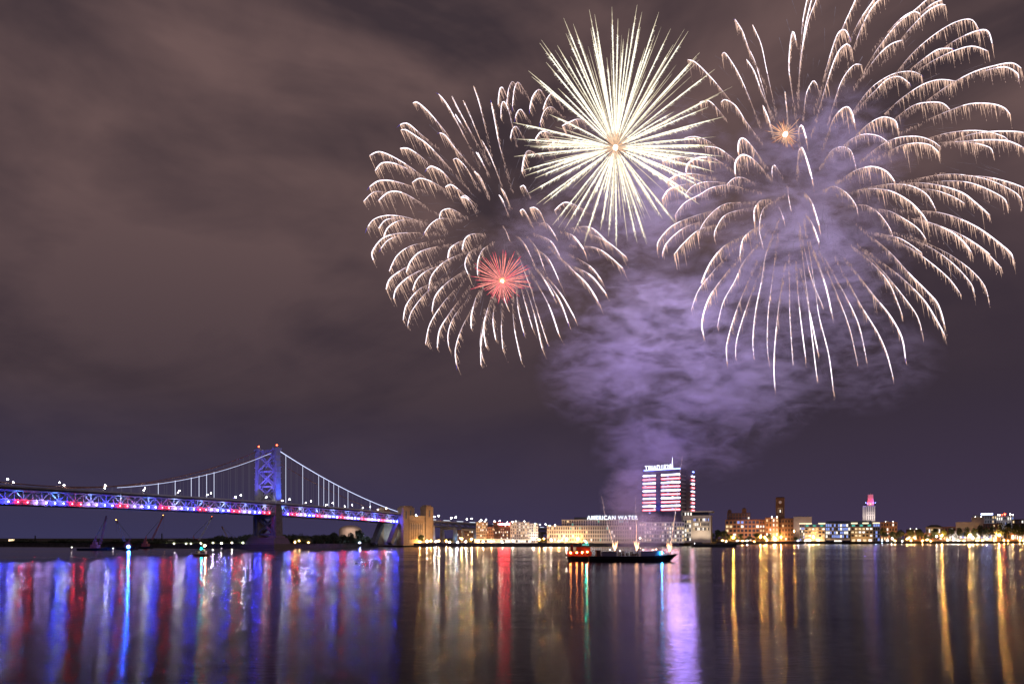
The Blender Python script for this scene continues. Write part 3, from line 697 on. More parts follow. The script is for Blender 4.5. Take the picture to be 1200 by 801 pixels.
# --- beige hall behind
b = B('concrete_hall', 930, 951.5, 1520, 'windowless beige concrete hall rising behind the brick clock tower wing')
x0, x1, z0, z1 = b.block('main_block', 930, 951.3, 605.4, None, 40, m_cream)
mb = MB(); mb.box(b.X(934), b.X(940), 5, 15, z1, z1+2.4); mb.box(b.X(946), b.X(947.5), 5, 8, z1, z1+3.4); b.part('roof_plant', mb, m_gmet)
floods(b, (b.X(935), b.X(946)), 16, -26, 14000, (1, .72, .62), 45); b.done()

# --- three waterfront offices
b = B('waterfront_office', 936, 1032, 1390, 'sand coloured waterfront office of two wings joined by a blue lit glass hall')
for pa, pb, nm in ((943, 967, 'left_wing'), (997, 1023, 'right_wing')):
    x0, x1, z0, z1 = b.block(nm, pa, pb, 617.2, None, 30, m_tanw)
    b.grid(x0, x1, 9, z1-.4, 6, 3, m_tanw, .55, wf=.62, hf=.55, mats=[m_glass, w_white, w_warm])
    mb = MB(); mb.box(x0+.5, x1-.5, 1.5, 26, z1+.5, b.Z(613.6)); b.part('glazed_top_storey', mb, m_green)
    for k in range(5): mb = MB(); mb.box(x0+2+k*(x1-x0-4)/5, x0+2+(k+.75)*(x1-x0-4)/5, 1.2, 1.48, z1+1.2, b.Z(614.4)); b.part('window', mb, m_glass if k % 2 else w_teal)
    for k in range(4):
        mb = MB(); a = x0+2+k*(x1-x0)/4; mb.box(a, a+6.2, -.2, -.04, .8, 5.2); b.part('shop_window', mb, w_white if (k+len(nm)) % 2 else w_warm)
for pa, pb in ((936.5, 943.5), (944, 951), (959, 967), (997.5, 1005), (1011, 1018), (1023, 1031)):
    mb = MB(); mb.box(b.X(pa), b.X(pb), -2.5, 22, b.Z(612.9), b.Z(612.1)); mb.box(b.X(pa)+.4, b.X(pb)-.4, -2.4, 20, b.Z(613.4), b.Z(612.92)); b.part('glow_roof_canopy', mb, emit('canopy glow', (1, .80, .5), 1.6, False))  # canopy slabs glow by themselves in place of lamplight on the roofs
x0, x1, z0, z1 = b.block('end_tower', 937, 943, 613.4, None, 22, m_glass)
b.grid(x0, x1, 1, z1-.5, 3, 6, m_gmet, .25, wf=.72, hf=.7, mats=[m_glass, w_blue, w_white], maxn=200)
x0, x1, z0, z1 = b.block('glass_hall', 967.5, 996.5, 612.6, None, 26, m_glass, y0=4)
b.grid(x0, x1, 7, z1-.5, 12, 4, m_gmet, .62, y=4, wf=.78, hf=.72, mats=[m_glass, w_blue, w_white, w_blue], maxn=99)
mb = MB(); mb.box(b.X(968), b.X(996), 2, 3.6, 3.0, 6.4); b.part('entrance_canopy', mb, m_white)
mb = MB(); mb.box(b.X(977.5), b.X(986.5), 3.4, 3.9, .3, 6); b.part('entrance', mb, w_white)
mb = MB(); mb.box(b.X(968), b.X(1022), 30, 60, 0, b.Z(609.6)); b.part('rear_block', mb, mat('dark blue cladding', (.06, .08, .16), .5))
x0, x1, z0, z1 = b.block('end_tower', 1023.3, 1031, 613, None, 22, m_glass)
b.grid(x0, x1, 1, z1-.5, 3, 5, m_gmet, .5, wf=.78, hf=.74, mats=[m_glass, w_blue], maxn=120)
floods(b, [b.X(p) for p in (947, 955, 963, 1002, 1010, 1018)], 1.5, -14, 5200, (1, .62, .28), 13); b.done()

# --- city hall tower with the red lit crown
b = B('city_hall_tower', 1010, 1027, 1900, 'slender pale city hall tower with a glowing red and violet crown', yaw=0)
m_ch = mat('pale limestone', (.62, .58, .56), .8, .08, .05)
mb = MB(); mb.box(b.X(1015), b.X(1025.5), 0, 26, 0, b.Z(593)); mb.box(b.X(1016), b.X(1024.3), 1, 24, b.Z(593), b.Z(588)); mb.box(b.X(1014.6), b.X(1025.9), -.4, 26.4, b.Z(593.4), b.Z(592.8)); b.part('shaft', mb, m_ch)
mb = MB(); mb.box(b.X(1011), b.X(1015), 6, 32, 0, b.Z(592)); b.part('side_shaft', mb, m_ch)
fr = 0
for k in range(4):
    xa = b.X(1016.3+k*2.2)
    for (ya, yb) in ((609, 603.5), (602.4, 600.6), (599.6, 592.5)):
        mb = MB(); mb.box(xa, xa+1.6, -.15, .1, b.Z(ya), b.Z(yb)); b.part('window_bay', mb, m_glass)
m_crown = mat('crown limestone', (.66, .6, .58), .7, .1)
cr = MB(); cr.frustum(b.X(1020.2), 12, b.Z(588), b.Z(580), 15.5, 18, 12.5, 14); cr.box(b.X(1017), b.X(1023.2), 4, 20, b.Z(580), b.Z(578.9)); b.part('crown', cr, m_crown)
mb = MB(); mb.ball((b.X(1020.2), -.4, b.Z(590.2)), 1.5, n=10, k=6); b.part('clock_face', mb, emit('clock', (1, .85, .5), 1.5, False))
mb = MB(); mb.tube([(b.X(1020.2), 12, b.Z(579)), (b.X(1020.2), 12, b.Z(576.5))], [.6, .1], 5); b.part('finial', mb, m_crown)
blight('floodlight', 'SPOT', (b.X(1020), -12, b.Z(592)), (b.X(1020.2), 8, b.Z(584)), 52000, (1, .05, .04), b.root, .5, 80)
for px, po in ((1014.5, 5000), (1026, 7000)): blight('floodlight', 'POINT', (b.X(px), -3, b.Z(588.5)), None, po, (.25, .15, 1), b.root, .5)
mb = MB(); mb.ball((b.X(1014.5), 0, b.Z(588.5)), .8, n=6, k=4); mb.ball((b.X(1025.8), 0, b.Z(588.8)), .8, n=6, k=4); b.part('ledge_lamp', mb, e_bl)
floods(b, (b.X(1013), b.X(1020), b.X(1025)), b.Z(611), -22, 26000, (1, .86, .8), b.Z(598)); b.done()

def simple(name, pa, pb, yt, D, m, label, nx, nz, lit, mats=None, depth=25, fl=None, zb=0.5, extra=None, fm=None, wf=.5):
    b = B(name, pa, pb, D, label)
    x0, x1, z0, z1 = b.block('main_block', pa, pb, yt, None, depth, m)
    if nx: b.grid(x0, x1, zb, z1-.6, nx, nz, fm or m, lit, wf=wf, hf=.55, mats=mats)
    if fl: floods(b, [x0+(x1-x0)*(k+.5)/fl[0] for k in range(fl[0])], fl[3] if len(fl) > 3 else 2, -15, fl[1]*1.7, fl[2], z1*.7)
    if extra: extra(b, x0, x1, z1)
    return b.done()
OR = (1, .55, .25); CR = (1, .85, .65)
def plant(b, x0, x1, z1):
    mb = MB(); w = x1-x0; mb.box(x0+w*.2, x0+w*.5, 6, 14, z1+.5, z1+3); mb.box(x0+w*.65, x0+w*.8, 5, 11, z1+.5, z1+2.2); b.part('roof_plant', mb, m_gmet)
    for k in (0.3, .75): mb = MB(); mb.ball((x0+w*k, .5, z1+1.6), .7, n=6, k=4); b.part('roof_lamp', mb, emit('roof lamp', (1, .9, .8), 14))
simple('brick_building', 1032, 1051.5, 611.5, 1560, m_orbrk, 'orange brick block with a row of lit windows right of the pale tower', 6, 4, .4, fl=(2, 9000, OR), extra=plant)
simple('low_building', 1062, 1078, 620, 1650, m_brk2, 'low dark roofed building behind riverside trees, left of the pale gable hall', 6, 3, .3, extra=plant)
def hip(b, x0, x1, z1):
    mb = MB(); mb.frustum((x0+x1)/2, 12, z1+.5, z1+6, x1-x0+3, 28, (x1-x0)*.4, 6); b.part('hipped_roof', mb, m_roof)
simple('gabled_hall', 1085, 1105, 617.5, 1600, m_tanw, 'pale wide hall under a dark hipped roof behind the riverside trees', 7, 2, .35, extra=hip, fl=(1, 6000, CR))
simple('brick_building', 1104, 1120, 617, 1580, m_brk, 'dull red flat block between the hipped roof hall and the cream blocks', 5, 3, .2, fl=(1, 3000, OR))
simple('cream_building', 1120, 1141, 611.5, 1570, m_cream, 'wide low cream lit block left of the tallest cream cube', 0, 0, 0, fl=(3, 15000, (1, .9, .62)))
simple('cream_building', 1138.5, 1153.5, 606, 1560, m_cream, 'tall plain cream cube below the bluish rooftop sign', 0, 0, 0, fl=(3, 26000, (1, .9, .62)), extra=plant)
def bluesign(b, x0, x1, z1):
    mb = MB(); mb.box(b.X(1149.5), b.X(1163.5), -1, 0, z1+.7, z1+4.6); b.part('rooftop_sign', mb, emit('bluish rooftop sign', (.45, .5, 1.0), 7, False))
    mb = MB(); mb.box(b.X(1154), b.X(1163), 4, 12, z1-3, z1+1.6); b.part('stair_head', mb, m_gmet)
simple('hospital_building', 1140, 1168, 603.2, 1720, m_gmet, 'grey upper hospital block carrying a glowing bluish white sign', 10, 6, .4, extra=bluesign, fl=(3, 12000, (.8, .8, 1)))
def redb(b, x0, x1, z1):
    for px, mm, r in ((1177.5, m_beacon, 2.0), (1174.5, m_beacon, 1.1), (1184, emit('roof white lamp', (1, .92, .8), 26), 1.5), (1169.5, emit('roof white lamp', (1, .92, .8), 26), 1.0), (1171.5, emit('roof white lamp', (1, .92, .8), 26), .8), (1187, emit('roof white lamp', (1, .92, .8), 26), .9)):
        mb = MB(); mb.bar((b.X(px), .4, z1+.4), (b.X(px), .4, z1+2.5+r), .3); mb.ball((b.X(px), 0, z1+2.5+r), r, n=8, k=5); b.part('roof_lamp', mb, mm)
simple('hospital_building', 1165, 1188, 604.2, 1700, m_white, 'white hospital block crowned by red beacon and bright roof lamps', 9, 5, .5, mats=[m_glass, w_white, w_blue], extra=redb, fl=(2, 9000, (.85, .85, 1)))
simple('brick_building', 1152, 1172, 613.2, 1540, m_brk, 'red block with white top storey in front of the signed hospital', 7, 4, .35, fl=(2, 7000, OR))
simple('brick_building', 1186, 1236, 608, 1640, m_brk2, 'dark brown block at the right edge behind tall trees', 14, 5, .15)
simple('marina_hall', 1112, 1168, 622, 1545, m_white, 'low white lit marina hall with blue left windows behind the trees', 18, 1, .85, mats=[w_blue, w_white, w_white], zb=3, fl=(4, 4200, (1, .95, .9)), wf=.8)
simple('marina_hall', 1176, 1230, 624, 1540, m_orbrk, 'low orange lit hall behind trees at the right edge', 12, 1, .6, mats=[m_glass, w_warm, w_white], zb=1, fl=(4, 6000, OR), wf=.7)
simple('low_building', 1060, 1112, 624.5, 1545, m_orbrk, 'low orange lit promenade building behind the middle riverside trees', 14, 1, .5, mats=[m_glass, w_warm, w_white], zb=1, fl=(4, 6500, OR), wf=.7)
# --- left of the long office block
def crown_red(b, x0, x1, z1):
    mb = MB(); mb.box(x0+.5, x1-.5, -1.2, -.2, z1-1.4, z1+1.1); b.part('neon_sign', mb, emit('red neon sign', (1, .04, .05), 60))
    mb = MB(); mb.box(x0+3, x0+9, -.5, .0, z1*.55, z1*.75); b.part('balcony', mb, m_white)
simple('apartment_block', 558, 571.5, 611.8, 1010, m_tanw, 'tan apartment block with a dark penthouse beside the viaduct', 6, 7, .3, extra=plant, fl=(1, 5000, OR))
simple('apartment_block', 570.5, 579, 617.5, 1005, m_orbrk, 'low brick block between the tan apartments and the dark corner tower', 4, 5, .35, fl=(1, 5000, OR))
simple('apartment_block', 578, 584.5, 611.5, 1008, m_brk2, 'narrow dark brown corner tower left of the red neon sign', 3, 7, .3)
simple('apartment_block', 584, 598, 613.6, 1000, m_brk2, 'brown apartment block topped by a long red neon sign', 6, 6, .4, extra=crown_red, fl=(2, 3500, OR))
simple('hotel_building', 598, 620, 611.6, 990, m_white, 'white hotel block with warm lit columns of windows', 9, 7, .42, fl=(3, 13000, (1, .88, .78)), extra=plant, wf=.42)
simple('hotel_building', 620, 630.5, 613.4, 992, m_white, 'narrow white and brown hotel wing, rightmost before the viaduct gap', 4, 7, .3, fl=(2, 7000, (1, .9, .85)), fm=m_white)
simple('apartment_block', 535, 557, 620.5, 1120, m_brk2, 'low brown block seen through the viaduct piers', 9, 4, .3, fl=(2, 5000, OR))
# low white pavilion along the quay, with a strip of dark glass
b = B('quay_pavilion', 556, 622, 972, 'low white pavilion with bright glazing at the quay under the red neon sign')
x0, x1, z0, z1 = b.block('main_block', 556, 622, 631.2, None, 12, m_white)
b.grid(x0, x1, .4, z1-.6, 22, 1, m_white, .75, wf=.8, hf=.6, mats=[m_glass, w_white, w_white, w_warm])
floods(b, [x0+8+k*13 for k in range(6)], .6, -7, 1300, (1, .93, .85), 3); b.done()

# --- domed tank behind trees, left shore
b = B('domed_tank', 397, 424, 1250, 'big pale dome roofed tank glowing behind dark trees near the bridge', 'tank')
cx = (b.x0+b.x1)/2; r = (b.x1-b.x0)/2; prof = []
mb = MB(); n = 28; zc = b.Z(621)
ring = [(r, 0), (r, zc)] + [(r*math.cos(a), zc + (b.Z(614.8)-zc)*math.sin(a)) for a in [R(q) for q in (15, 30, 45, 60, 75, 89)]]
i0 = 0
for (rr, z) in ring:
    for k in range(n): mb.v.append((cx+rr*math.cos(2*math.pi*k/n), r+rr*math.sin(2*math.pi*k/n), z))
for j in range(len(ring)-1):
    for k in range(n):
        k2 = (k+1) % n; mb.f.append((j*n+k, j*n+k2, (j+1)*n+k2, (j+1)*n+k)); mb.m.append(0)
mb.build('dome', m_cream, b.root, True)
floods(b, (cx-8, cx+8), b.Z(623), -26, 16000, (1, .72, .6), b.Z(617))
# --- sheds and stack on the low left shore
simple('riverside_shed', 252, 262, 630.8, 960, m_white, 'small white shed on the left shore, nearer the cranes', 3, 1, .5, fl=(1, 2600, CR))
simple('riverside_shed', 266, 283, 632.2, 940, m_white, 'long low white shed on the left shore beside the bridge tower', 5, 1, .4, fl=(2, 2600, CR))
simple('riverside_shed', 196, 224, 632.6, 1010, m_conc, 'low grey shed among the lit trees of the left shore', 6, 1, .3, fl=(2, 1600, CR))
simple('distant_hall', 10, 17, 631.4, 1500, m_cream, 'bright cream hall far away at the left edge', 3, 1, .9, fl=(1, 16000, (1, .8, .5)))
b = B('chimney_stack', 189, 190.5, 1300, 'thin dark chimney above the left shore trees, right of the second crane', 'chimney')
mb = MB(); mb.tube([(0, 0, 0), (0, 0, b.Z(625))], [1.4, 1.0], 8); b.part('flue', mb, m_roof)
mb = MB(); mb.tube([(0, 0, b.Z(625)), (0, 0, b.Z(624.6))], [1.3, 1.3], 8); b.part('rim', mb, m_roof)
b = B('chimney_stack', 40.5, 42, 1350, 'thin dark chimney above trees near the left edge', 'chimney')
mb = MB(); mb.tube([(0, 0, 0), (0, 0, b.Z(627.5))], [1.4, 1.0], 8); b.part('flue', mb, m_roof)
mb = MB(); mb.tube([(0, 0, b.Z(627.5)), (0, 0, b.Z(627.1))], [1.3, 1.3], 8); b.part('rim', mb, m_roof)
# ------------------------------------------------------------------ trees
m_bark = mat('bark', (0.07, 0.05, 0.035), 0.9, 0.3, 1)
m_leaf = mat('foliage', (0.065, 0.085, 0.03), 0.7, 0.45, 0.35)
m_leafd = mat('dark foliage', (0.035, 0.048, 0.026), 0.8, 0.4, 0.3)
def leaves(mb, c, rx, rz, n, s):
    for _ in range(n):
        a = random.uniform(0, 6.283); u = random.uniform(-1, 1); r = random.uniform(.45, 1.02)**.6; q = math.sqrt(1-u*u)
        p = Vector((c[0]+rx*r*q*math.cos(a), c[1]+rx*r*q*math.sin(a), c[2]+rz*r*u))
        v = Vector((random.gauss(0, 1), random.gauss(0, 1), random.gauss(0, 1))).normalized()
        w = v.orthogonal().normalized(); k = s*random.uniform(.6, 1.3); x = v.cross(w)
        i = len(mb.v); mb.v += [tuple(p+w*k), tuple(p+x*k*.8), tuple(p-w*k), tuple(p-x*k*.8)]; mb.f.append((i, i+1, i+2, i+3)); mb.m.append(0)
TREES = []
for v in range(5):                                            # unit trees: 10 m high, about 9 m wide
    random.seed(100+v)
    tr = MB(); tr.tube([(0, 0, 0), (.1, 0, 2), (.2*(v-2), .1, 5), (.15*(v-2), 0, 8)], [.42, .32, .2, .06], 7)
    cr = MB(); blobs = []
    for k in range(9):
        a = k*2.4+v; rr = random.uniform(1.2, 3.2); z = random.uniform(3.4, 8.2); rr *= 1.15-(z-3)/9
        c = (rr*math.cos(a), rr*math.sin(a), z); tr.tube([(.1*(v-2), 0, z*.55), c], [.14, .04], 5)
        leaves(cr, c, random.uniform(1.4, 2.0), random.uniform(1.0, 1.5), 95, .38)
    leaves(cr, (0, 0, 6.4), 2.6, 2.9, 190, .42)
    TREES.append((tr, cr))
tmesh = {}
def tree(px, yt, D, wpx, label, dark=False, group=None):
    v = len(tmesh_used) % 5; tmesh_used.append(1)
    root = empty('tree', ((px-600)/F*D, D, LAND), random.uniform(0, 6.28), label, 'tree', group)
    hgt = ZZ(yt, D)-LAND; s = hgt/9.6; w = wpx/F*D/8.6
    for nme, k, m in (('trunk', 0, m_bark), ('crown', 1, m_leafd if dark else m_leaf)):
        key = (v, k, dark)
        if key not in tmesh:
            o = TREES[v][k].build(nme, m, root); tmesh[key] = o.data
        else:
            o = bpy.data.objects.new(nme, tmesh[key]); COL.objects.link(o); o.parent = root
        o.scale = (w, w, s)
tmesh_used = []
ORD = ['first', 'second', 'third', 'fourth', 'fifth', 'sixth', 'seventh', 'eighth', 'ninth', 'tenth', 'eleventh', 'twelfth', 'thirteenth', 'fourteenth', 'fifteenth', 'sixteenth', 'seventeenth', 'eighteenth', 'nineteenth', 'twentieth',
       'twenty first', 'twenty second', 'twenty third', 'twenty fourth', 'twenty fifth', 'twenty sixth', 'twenty seventh', 'twenty eighth', 'twenty ninth', 'thirtieth', 'thirty first', 'thirty second', 'thirty third', 'thirty fourth', 'thirty fifth', 'thirty sixth']
rows = [
 ('tree from the left in the dark clump before the domed tank', 'trees before the domed tank', True, 18, [(352, 629, 9), (361, 628, 11), (371, 628.5, 10), (380, 626, 12), (391, 622.5, 13), (402, 625, 12), (411, 623, 12), (421, 619.5, 15), (430, 627, 9)]),
 ('tree from the left on the quay under the anchorage and viaduct', 'trees at the stone anchorage', False, 9, [(493, 625.5, 9), (521, 630, 6), (530, 631, 5), (551, 630, 6), (636, 630, 6)]),
 ('tree from the left beside the dark pier below the cream block', 'trees below the cream block', False, 20, [(808, 630, 6), (817, 622, 10), (825, 620.5, 10), (833, 621, 10), (841, 619, 11), (848, 620, 10), (856, 625, 8)]),
 ('tree from the left before the brick warehouse', 'trees before the brick warehouse', False, 12, [(862, 627, 6), (868, 624, 7), (878, 627, 9), (887, 623, 9), (895, 627, 7), (902, 624, 8), (911, 620, 10), (919, 621, 11), (926, 626, 8), (932, 628, 7)]),
 ('small tree from the left before the waterfront office', 'trees before the waterfront office', False, 8, [(968, 629.5, 4), (997, 628, 5), (1002, 629, 4), (1014, 629, 4), (1024, 630, 4)]),
 ('tree from the left in the long riverside row right of the offices', 'riverside trees on the right bank', False, 14, [(1035, 616.5, 12), (1046, 621, 10), (1055, 619, 11), (1067, 619, 11), (1077, 618, 11), (1086, 624, 8), (1096, 617.5, 12), (1106, 619, 9), (1115, 617, 10), (1124, 616.5, 9), (1133, 616, 9), (1142, 617, 8), (1149, 613, 9), (1155, 616, 9), (1163, 614.5, 10), (1172, 611, 12), (1181, 610, 12), (1191, 611, 12), (1200, 612, 12), (1210, 612, 12)]),
]
for base, grp, dark, off, lst in rows:
    for i, (px, yt, w) in enumerate(lst):
        tree(px, yt, shoreD(px)+off+random.uniform(-3, 6), w, ORD[i]+' '+base, dark or px > 1145, grp)
# ---- far wood on the left horizon: one mass
def wood(name, pa, pb, top, dd, n, s):
    mb = MB()
    px = pa
    while px < pb:
        D = shoreD(px)+dd+random.uniform(0, 60); yt = top(px)+random.uniform(-1.2, 1.2); h_ = ZZ(yt, D)-LAND
        c = ((px-600)/F*D, D); r = random.uniform(6, 10)
        mb.ball((c[0], c[1], LAND+h_*.42), r*.9, 0, h_*.46, 8, 5)
        leaves(mb, (c[0], c[1], LAND+h_*.52), r*1.1, h_*.5, n, s); px += random.uniform(3.0, 4.6)
    tag(mb.build(name, m_leafd), 'dark distant wood along the left horizon behind the crane barges and bridge pier', 'wood', kind='stuff')
def wtop(px):
    for (a, ya), (c, yc) in zip(WT, WT[1:]):
        if a <= px <= c: return ya+(yc-ya)*(px-a)/(c-a)
    return 633
WT = [(-60, 634), (20, 634), (28, 631.5), (36, 632), (50, 635), (62, 632), (75, 632), (95, 633.5), (108, 634), (150, 633), (178, 631), (200, 634), (213, 631), (218, 629.5), (228, 631.5), (240, 634), (250, 629), (258, 627), (266, 628), (275, 629.5), (285, 627), (297, 625.5), (312, 626), (335, 625), (352, 626), (365, 627), (380, 625), (395, 628), (450, 630)]
wood('woodland', -40, 440, wtop, 60, 130, .9)
hedge = MB()
px = 182.0
while px < 300:                                               # low shrubs on the lit bank
    D = shoreD(px)+4; leaves(hedge, ((px-600)/F*D, D+2, LAND+1.0), 2.2, 1.3, 40, .5); px += 1.9
px = 660.0
while px < 1210:
    D = shoreD(px)+3.5
    if random.random() < .5: leaves(hedge, ((px-600)/F*D, D+1, LAND+1.0), 2.0, 1.0, 22, .45)
    px += 2.2
tag(hedge.build('shrubbery', m_leaf), 'low green shrubs along the lamp lit river banks', 'shrubs', kind='stuff')

# ------------------------------------------------------------------ lamps along the water
AMB, WHT, BLU, GRN = (1, .47, .10), (1, .82, .60), (.55, .66, 1), (.1, 1, .45)
lampm = {}
def lm(col, st):
    k = (col, st)
    if k not in lampm: lampm[k] = emit('street lamp glow %d' % len(lampm), col, st)
    return lampm[k]
cn = {AMB: 'amber', WHT: 'white', BLU: 'bluish', GRN: 'green'}
A, H, U, G_ = AMB, WHT, BLU, GRN
LAMPS = [ # px, y, colour, strength, radius in px
 (1.5, 638, A, 30, .7), (6, 637.6, H, 30, .8), (12, 638, A, 25, .7), (18, 637.8, A, 35, .8), (24, 638, H, 25, .7), (31, 638, A, 30, .7),
 (190.5, 637, H, 60, .8), (196, 637, H, 60, .9), (204.5, 636.4, H, 70, .9), (218.5, 636.4, H, 60, .9), (224, 636.4, H, 50, .8), (236, 636, H, 50, .8), (250, 635.6, H, 60, .9), (260, 635.8, H, 50, .8), (272, 635.4, H, 70, .9), (285, 635.4, H, 60, .8), (291.5, 633, U, 170, 1.5),
 (346, 634.5, A, 40, .8), (351, 633, A, 30, .7), (362, 635, A, 25, .6),
 (422, 635.2, U, 90, .9), (436.5, 634.6, U, 80, .8), (442.5, 631, U, 150, 1.5), (450, 634.5, A, 80, .8), (457, 634.8, H, 80, 1), (463, 634, A, 80, .9), (468, 635, H, 80, .9), (475, 633, A, 80, .9), (480, 635.3, A, 80, .9), (484, 634, H, 90, 1), (492, 634.2, A, 90, 1), (500.5, 633.8, H, 130, 1.2), (505, 632.8, A, 70, .8), (511, 634, H, 120, 1), (514, 633, A, 80, .8), (523, 633, A, 90, .9), (527, 634.5, H, 110, .9), (536.5, 635, U, 80, .8), (541, 630.5, A, 110, 1.3), (546, 634, H, 110, 1), (552.5, 631, A, 110, 1.2), (560, 634, A, 70, .8),
 (566, 634, H, 90, .9), (576, 633.8, A, 80, .9), (589, 634.6, H, 60, .8), (601, 633, H, 90, .9), (625, 631, H, 80, .9), (632, 631.5, A, 90, .9), (637.5, 630.5, A, 90, .9),
 (646, 632, H, 110, 1.1), (655, 633, A, 90, .9), (664, 631.5, H, 120, 1.2), (677, 631, A, 90, 1), (685.5, 633, H, 90, .9), (696, 630.5, A, 90, 1), (703, 631.5, A, 90, 1), (712, 632.2, A, 60, .8), (719, 631, A, 60, .8), (731, 632, A, 80, .8), (740, 631.5, H, 60, .7),
 (750, 630, H, 60, .7), (770.5, 632.5, H, 80, .8), (784, 629, A, 80, .8), (799, 630.5, H, 60, .8), (812.5, 630, U, 120, 1.1), (822, 632.4, G_, 70, .9),
 (859, 629.5, A, 110, 1.5), (870, 633.5, A, 60, .7), (884, 634, A, 50, .7), (891, 628.5, A, 110, 1.1), (896, 629, A, 90, 1), (906.5, 629, A, 80, .9), (908.5, 631.5, H, 120, 1.3), (915, 628.6, A, 120, 1.2), (925.5, 628.6, A, 120, 1.2), (930.5, 622, A, 60, .7),
 (948, 632.5, H, 90, 1), (953, 629, A, 80, .9), (963.5, 632.8, H, 80, .9), (982, 632, H, 70, .8), (1011, 629.2, A, 130, 1.4), (1018, 633, A, 70, .7),
 (1045, 630.5, H, 60, .8), (1062.5, 631, A, 70, .8), (1071.5, 629, A, 70, .8), (1086, 632, H, 50, .7), (1097.5, 628, H, 90, .9), (1103.5, 627, A, 130, 1.4), (1117, 632, U, 60, .7), (1135.5, 626.5, A, 130, 1.3), (1140, 630, H, 100, 1), (1156, 631, U, 50, .7), (1170.5, 626.5, A, 140, 1.4), (1187, 629, A, 60, .8), (1210, 628, A, 100, 1)]
random.seed(77)
for px in range(846, 1222, 6):
    if min(abs(px-q[0]) for q in LAMPS) > 3: LAMPS.append((px+random.uniform(-1.5, 1.5), 633+random.uniform(-.9, .6), random.choice((A, A, H, A, U)), 60, .62))
LAMPS.sort(key=lambda q: q[0])
regs = [(100, 'at the far left edge of the wood'), (300, 'on the left shore between cranes and bridge pier'), (445, 'on the dark bank before the domed tank'), (560, 'on the quay under the anchorage and viaduct'), (641, 'on the quay before apartment blocks and hotel'),
        (745, 'along the foot of the long office block'), (850, 'on the bank below the striped tower'), (935, 'before the brick warehouse'), (1030, 'before the waterfront office'), (1300, 'under the trees of the right bank')]
cnt = {}
for px, y, col, st, r in LAMPS:
    reg = next(t_ for lim, t_ in regs if px < lim)
    k = cnt[(reg, col)] = cnt.get((reg, col), -1)+1
    D = shoreD(px)+5.5; z = ZZ(y, D); R_ = .55*r/F*D*.85
    root = empty('street_lamp', ((px-600)/F*D, D, LAND), 0, '%s %s lamp from the left %s' % (ORD[k], cn[col], reg), 'street lamp', 'lamps '+reg)
    mb = MB(); mb.tube([(0, 0, 0), (0, 0, .8), (0, 0, z-LAND)], [.22, .12, .09], 6); mb.bar((0, 0, z-LAND), (0, -1.0, z-LAND+.1), .14); mb.build('pole', m_pole, root)
    mb = MB(); mb.ball((0, -1.0, z-LAND-.2), R_, 0, R_*.85, 8, 5); mb.build('lamp_head', lm(col, st*LAMPK*(3.0 if col == AMB else 1)), root)

# ------------------------------------------------------------------ boats and cranes
m_hull = mat('black hull', (0.012, 0.012, 0.014), 0.5, 0.2); m_redp = mat('red deckhouse paint', (0.26, 0.022, 0.014), 0.6, 0.2)
m_whp = mat('white boat paint', (0.7, 0.7, 0.68), 0.45, 0.06); m_rust = mat('rusty steel', (0.16, 0.075, 0.045), 0.8, 0.4, 1)
m_yel = mat('crane boom paint', (0.42, 0.36, 0.30), 0.6, 0.15); m_crred = mat('crane red paint', (0.40, 0.10, 0.08), 0.6, .2)
def hull(L_, w, h_, rake=3, bow=1.0):                         # pointed hull along x from -L/2 to L/2, z 0..h
    mb = MB(); n = 14
    for j, (zz, sc, ex) in enumerate(((-.8, .82, 0), (h_*.5, .97, .6), (h_, 1, 1))):
        for i in range(n+1):
            t_ = i/n; x = -L_/2 + t_*(L_-rake) + (rake*ex if t_ > .7 else 0)*((t_-.7)/.3 if t_ > .7 else 0)
            ww = w/2*sc*(1 if t_ < .7 else max(.04, math.cos((t_-.7)/.3*math.pi/2*bow)))
            sheer = (.35*h_*max(0, (t_-.6)/.4)**2 if ex else 0)
            mb.v += [(x, -ww, zz+sheer), (x, ww, zz+sheer)]
    k = (n+1)*2
    for j in range(2):
        for i in range(n):
            a = j*k+i*2
            mb.f += [(a, a+2, a+k+2, a+k), (a+1, a+k+1, a+k+3, a+3)]; mb.m += [0, 0]
    for i in range(n): a = 2*k+i*2; mb.f.append((a, a+2, a+3, a+1)); mb.m.append(0)
    mb.f += [(0, 1, k+1, k), (k, k+1, 2*k+1, 2*k)]; mb.m += [0, 0]
    e = 2*n; mb.f += [(e, e+k, e+k+1, e+1), (e+k, e+2*k, e+2*k+1, e+k+1)]; mb.m += [0, 0]
    return mb
DB = 355.0; pm = DB/F
tug = empty('tugboat', ((681-600)*pm, DB+1, 0), 0, 'red tugboat with orange deck lamps and a teal light, pushing the fireworks barge', 'tugboat')
h_ = hull(38*pm, 6.5, 2.5, 2.2); hb = h_.build('hull', m_hull, tug); hb.rotation_euler = (0, 0, math.pi)
mb = MB(); mb.box(-7, 5.4, -2.3, 2.3, 2.4, 4.9); mb.box(-7.3, 5.7, -2.6, 2.6, 4.9, 5.1); mb.build('deckhouse', m_redp, tug)
mb = MB(); mb.box(-2.4, 4.6, -1.9, 1.9, 5.1, 7.3); mb.box(-2.7, 4.9, -2.2, 2.2, 7.3, 7.5); mb.box(.4, 4.2, -1.5, 1.5, 7.5, 9.1); mb.box(.1, 4.5, -1.8, 1.8, 9.1, 9.3); wh = mb.build('wheelhouse', m_redp, tug)
for k in range(4): mb = MB(); mb.box(.6+k*.9, 1.3+k*.9, -1.56, -1.5, 8.1, 8.9); mb.build('window', emit('dim teal window', (.2, .8, .7), .8, False), wh)
for k in range(5): mb = MB(); mb.box(-6+k*2.2, -5+k*2.2, -2.36, -2.3, 3.5, 4.3); mb.build('window', m_glass, tug)
